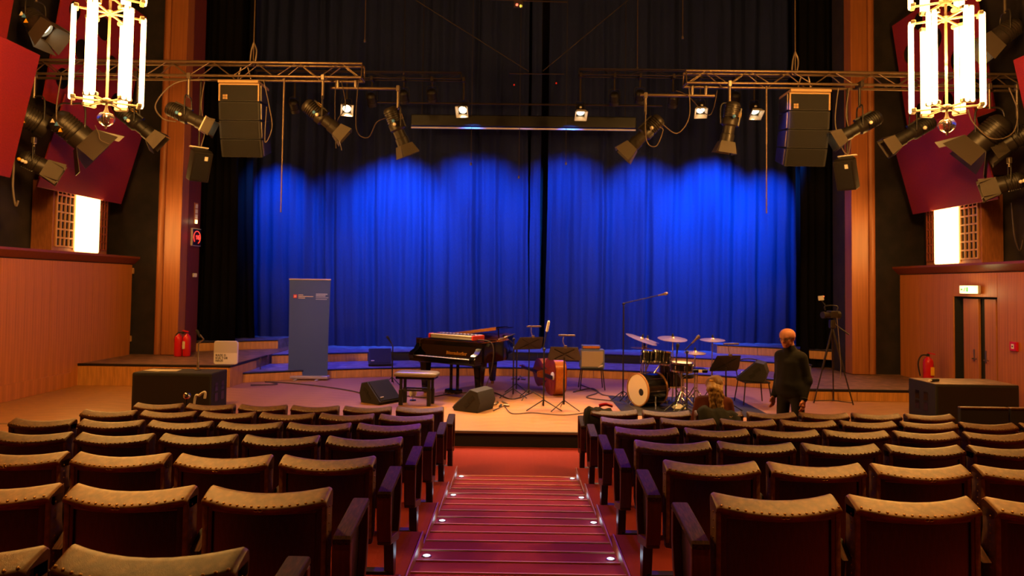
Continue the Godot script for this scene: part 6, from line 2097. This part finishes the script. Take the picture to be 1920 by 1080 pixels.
func woman():
	var q = V(2.47, -0.29, -8.22)
	var o = thing("person", "long haired woman in brown top seen from behind, sitting in the front row", "person", q, PI - 0.25)
	var hx = Transform3D(Basis.from_euler(V(0.12, -0.55, 0.0)), V(-0.03, 1.1, 0.05))
	var torso = func(g): return [[V(-0.08, 0.86, 0.0), V(-0.075, 0.55, -0.02), 0.1 + g, 0.11 + g], [V(0.08, 0.86, 0.0), V(0.075, 0.55, -0.02), 0.1 + g, 0.11 + g], [V(-0.1, 0.92, 0), V(0.1, 0.92, 0), 0.062 + g, 0.062 + g], [V(0, 0.93, 0), V(0, 0.98, 0.01), 0.06 + g, 0.05 + g]]
	var arms = func(g): return [[V(-0.17, 0.92, 0), V(-0.23, 0.66, 0.06), 0.05 + g, 0.04 + g], [V(-0.23, 0.66, 0.06), V(-0.12, 0.56, 0.27), 0.038 + g, 0.027 + g], [V(0.17, 0.92, 0), V(0.23, 0.66, 0.06), 0.05 + g, 0.04 + g], [V(0.23, 0.66, 0.06), V(0.12, 0.56, 0.27), 0.038 + g, 0.027 + g]]
	var legs = func(g): return [[V(-0.09, 0.48, 0), V(-0.1, 0.49, 0.42), 0.085 + g, 0.062 + g], [V(0.09, 0.48, 0), V(0.1, 0.49, 0.42), 0.085 + g, 0.062 + g], [V(-0.1, 0.49, 0.42), V(-0.1, 0.08, 0.44), 0.058 + g, 0.038 + g], [V(0.1, 0.49, 0.42), V(0.1, 0.08, 0.44), 0.058 + g, 0.038 + g], [V(-0.08, 0.5, -0.03), V(0.08, 0.5, -0.03), 0.11 + g, 0.11 + g]]
	var body = torso.call(-0.01) + arms.call(-0.006) + legs.call(-0.01)
	body.append([V(0, 0.93, 0), hx * V(0, -0.03, -0.02), 0.048, 0.048])
	for s in [-1, 1]:
		body.append([V(s * 0.1, 0.07, 0.44), V(s * 0.1, 0.03, 0.58), 0.036, 0.026])
	var mb = blob(body, 0.016, 0.04)
	mb.add(blob(head_bones(Transform3D(hx.basis * 0.94, hx.origin)), 0.006, 0.022))
	mb.add(blob(hand_bones(V(-0.12, 0.56, 0.27), V(0.5, -0.2, 1), V(1, 0.6, 0), 0.4), 0.005, 0.012))
	mb.add(blob(hand_bones(V(0.12, 0.56, 0.27), V(-0.5, -0.2, 1), V(-1, 0.6, 0), -0.4), 0.005, 0.012))
	part(o, "body", mb, M.skin)
	part(o, "top", blob(torso.call(0.006) + arms.call(0.008), 0.015, 0.04), M.brown_top, "brown top")
	part(o, "trousers", blob(legs.call(0.006), 0.016, 0.03), M.trousers)
	for s in [-1, 1]:
		part(o, "shoe", blob([[V(s * 0.1, 0.05, 0.42), V(s * 0.1, 0.035, 0.6), 0.042, 0.032]], 0.01, 0.02), M.black_rubber)
	# hair: a cap over the skull and long wavy strands falling down the back
	mb = blob([[hx * V(0, 0.045, -0.032), hx * V(0, 0.055, 0.01), 0.09, 0.084], [hx * V(-0.03, 0.02, -0.05), hx * V(0.03, 0.02, -0.05), 0.078, 0.078], [hx * V(0, -0.02, -0.05), hx * V(0, -0.06, -0.06), 0.07, 0.06]], 0.008, 0.03)
	part(o, "hair_cap", mb, M.hair_dark, "darker hair on the crown")
	var rng = RandomNumberGenerator.new()
	rng.seed = 5
	var st = []
	for i in 15:
		var u = (i / 14.0 - 0.5) * 2.0
		var a = hx * V(u * 0.088, 0.05 - 0.03 * u * u, -0.1 + 0.06 * u * u)
		var p = [a]
		for k in 5:
			p.append(V(a.x * (1.0 - 0.06 * k) - 0.012 * k + rng.randf_range(-0.022, 0.022), a.y - 0.062 * (k + 1), -0.11 - 0.006 * k + rng.randf_range(-0.014, 0.014)))
		for k in 5:
			st.append([p[k], p[k + 1], 0.025 - 0.002 * k, 0.023 - 0.0035 * k])
	part(o, "long_hair", blob(st, 0.007, 0.012), M.hair, "long wavy light hair")
	mb = Mb.new()
	mb.box(Transform3D(hx.basis, hx * V(0.0, 0.06, -0.12)), V(0.06, 0.03, 0.03), 0.01)
	part(o, "hair_clip", mb, M.gold, "small shiny hair clip")

func draped(called, label, at_p: Vector3, w: float, front: float, behind: float, sd: int, m, tilt := 0.0):    # a thick cloth hung over a chair back
	var fn = FastNoiseLite.new()
	fn.seed = sd
	fn.frequency = 3.0
	var rings = []
	for i in 25:
		var u = i / 24.0
		var x = (u - 0.5) * w
		var ring = PackedVector3Array()
		var ed = 1.0 - 0.5 * pow(absf(u - 0.5) * 2.0, 6)
		var outer = []
		var inner = []
		for k in 19:
			var v = k / 18.0
			var q: Vector3
			var L = front + behind
			var s = v * L
			if s < front:
				q = V(x, -front + s, -0.075)
			else:
				q = V(x, -(s - front), 0.1 + 0.03 * (s - front))
			var arch = 1.0 - clampf(absf(s - front) / 0.09, 0.0, 1.0)
			q.y += 0.03 * arch * (2.0 - arch) - 0.05 * (1.0 - ed) + tilt * x
			q.z += (0.0875 * arch if s < front else -0.0875 * arch)
			var nz = fn.get_noise_2d(x * 1.6, s * 1.2)
			var nv = V(0.15 * nz, 0.3 * arch, (-1.0 if s < front else 1.0) * (1.0 - arch)) 
			outer.append(q + nv.normalized() * (0.012 + 0.028 * (nz + 0.6)) * ed + V(0, 0.02 * nz, 0))
			inner.append(q + V(0, -0.01 * arch, 0))
		for p in outer: ring.append(p)
		inner.reverse()
		for p in inner: ring.append(p)
		rings.append(ring)
	var mb = Mb.new()
	mb.loft(rings)
	var o = thing(called, label, "jacket", at_p)
	part(o, "cloth", mb, m)
	return o

func clothes():
	var y = -0.216 + CH
	draped("jacket", "black jacket draped over the seated woman's chair back", V(2.44, y - 0.01, -7.93), 0.5, 0.25, 0.3, 4, M.sweater, -0.1)
	var b = draped("jacket", "black bag and coat hung over the first front chair right of the aisle", V(1.02, y - 0.03, -8.02), 0.34, 0.5, 0.42, 9, M.sweater, -0.05)
	var mb = Mb.new()
	mb.tube(curve([V(0.02, 0.05, -0.06), V(0.1, 0.07, -0.05), V(0.18, 0.05, -0.06)]), 0.022, 7)
	part(b, "red_lining", mb, M.ext_red, "red lining")

func lower_seat_of(c):
	var x = T(V(0, 0.43, -0.3), V(-PI / 2 + 0.0, 0, 0)) * T(V(0, -0.47, 0.11))
	for n in ["seat", "seat_board"]:
		c.get_node(n).transform = x

func _ready():
	setup_view()
	house_light()
	make_materials()
	room()
	drapes()
	rigging()
	stage_things()
	seats()
	for c in get_children():
		if c.has_meta("label") and c.get_meta("label") == "leather-topped wooden theatre chair, third seat right of the aisle, first row from the stage":
			lower_seat_of(c)
	man()
	woman()
	clothes()
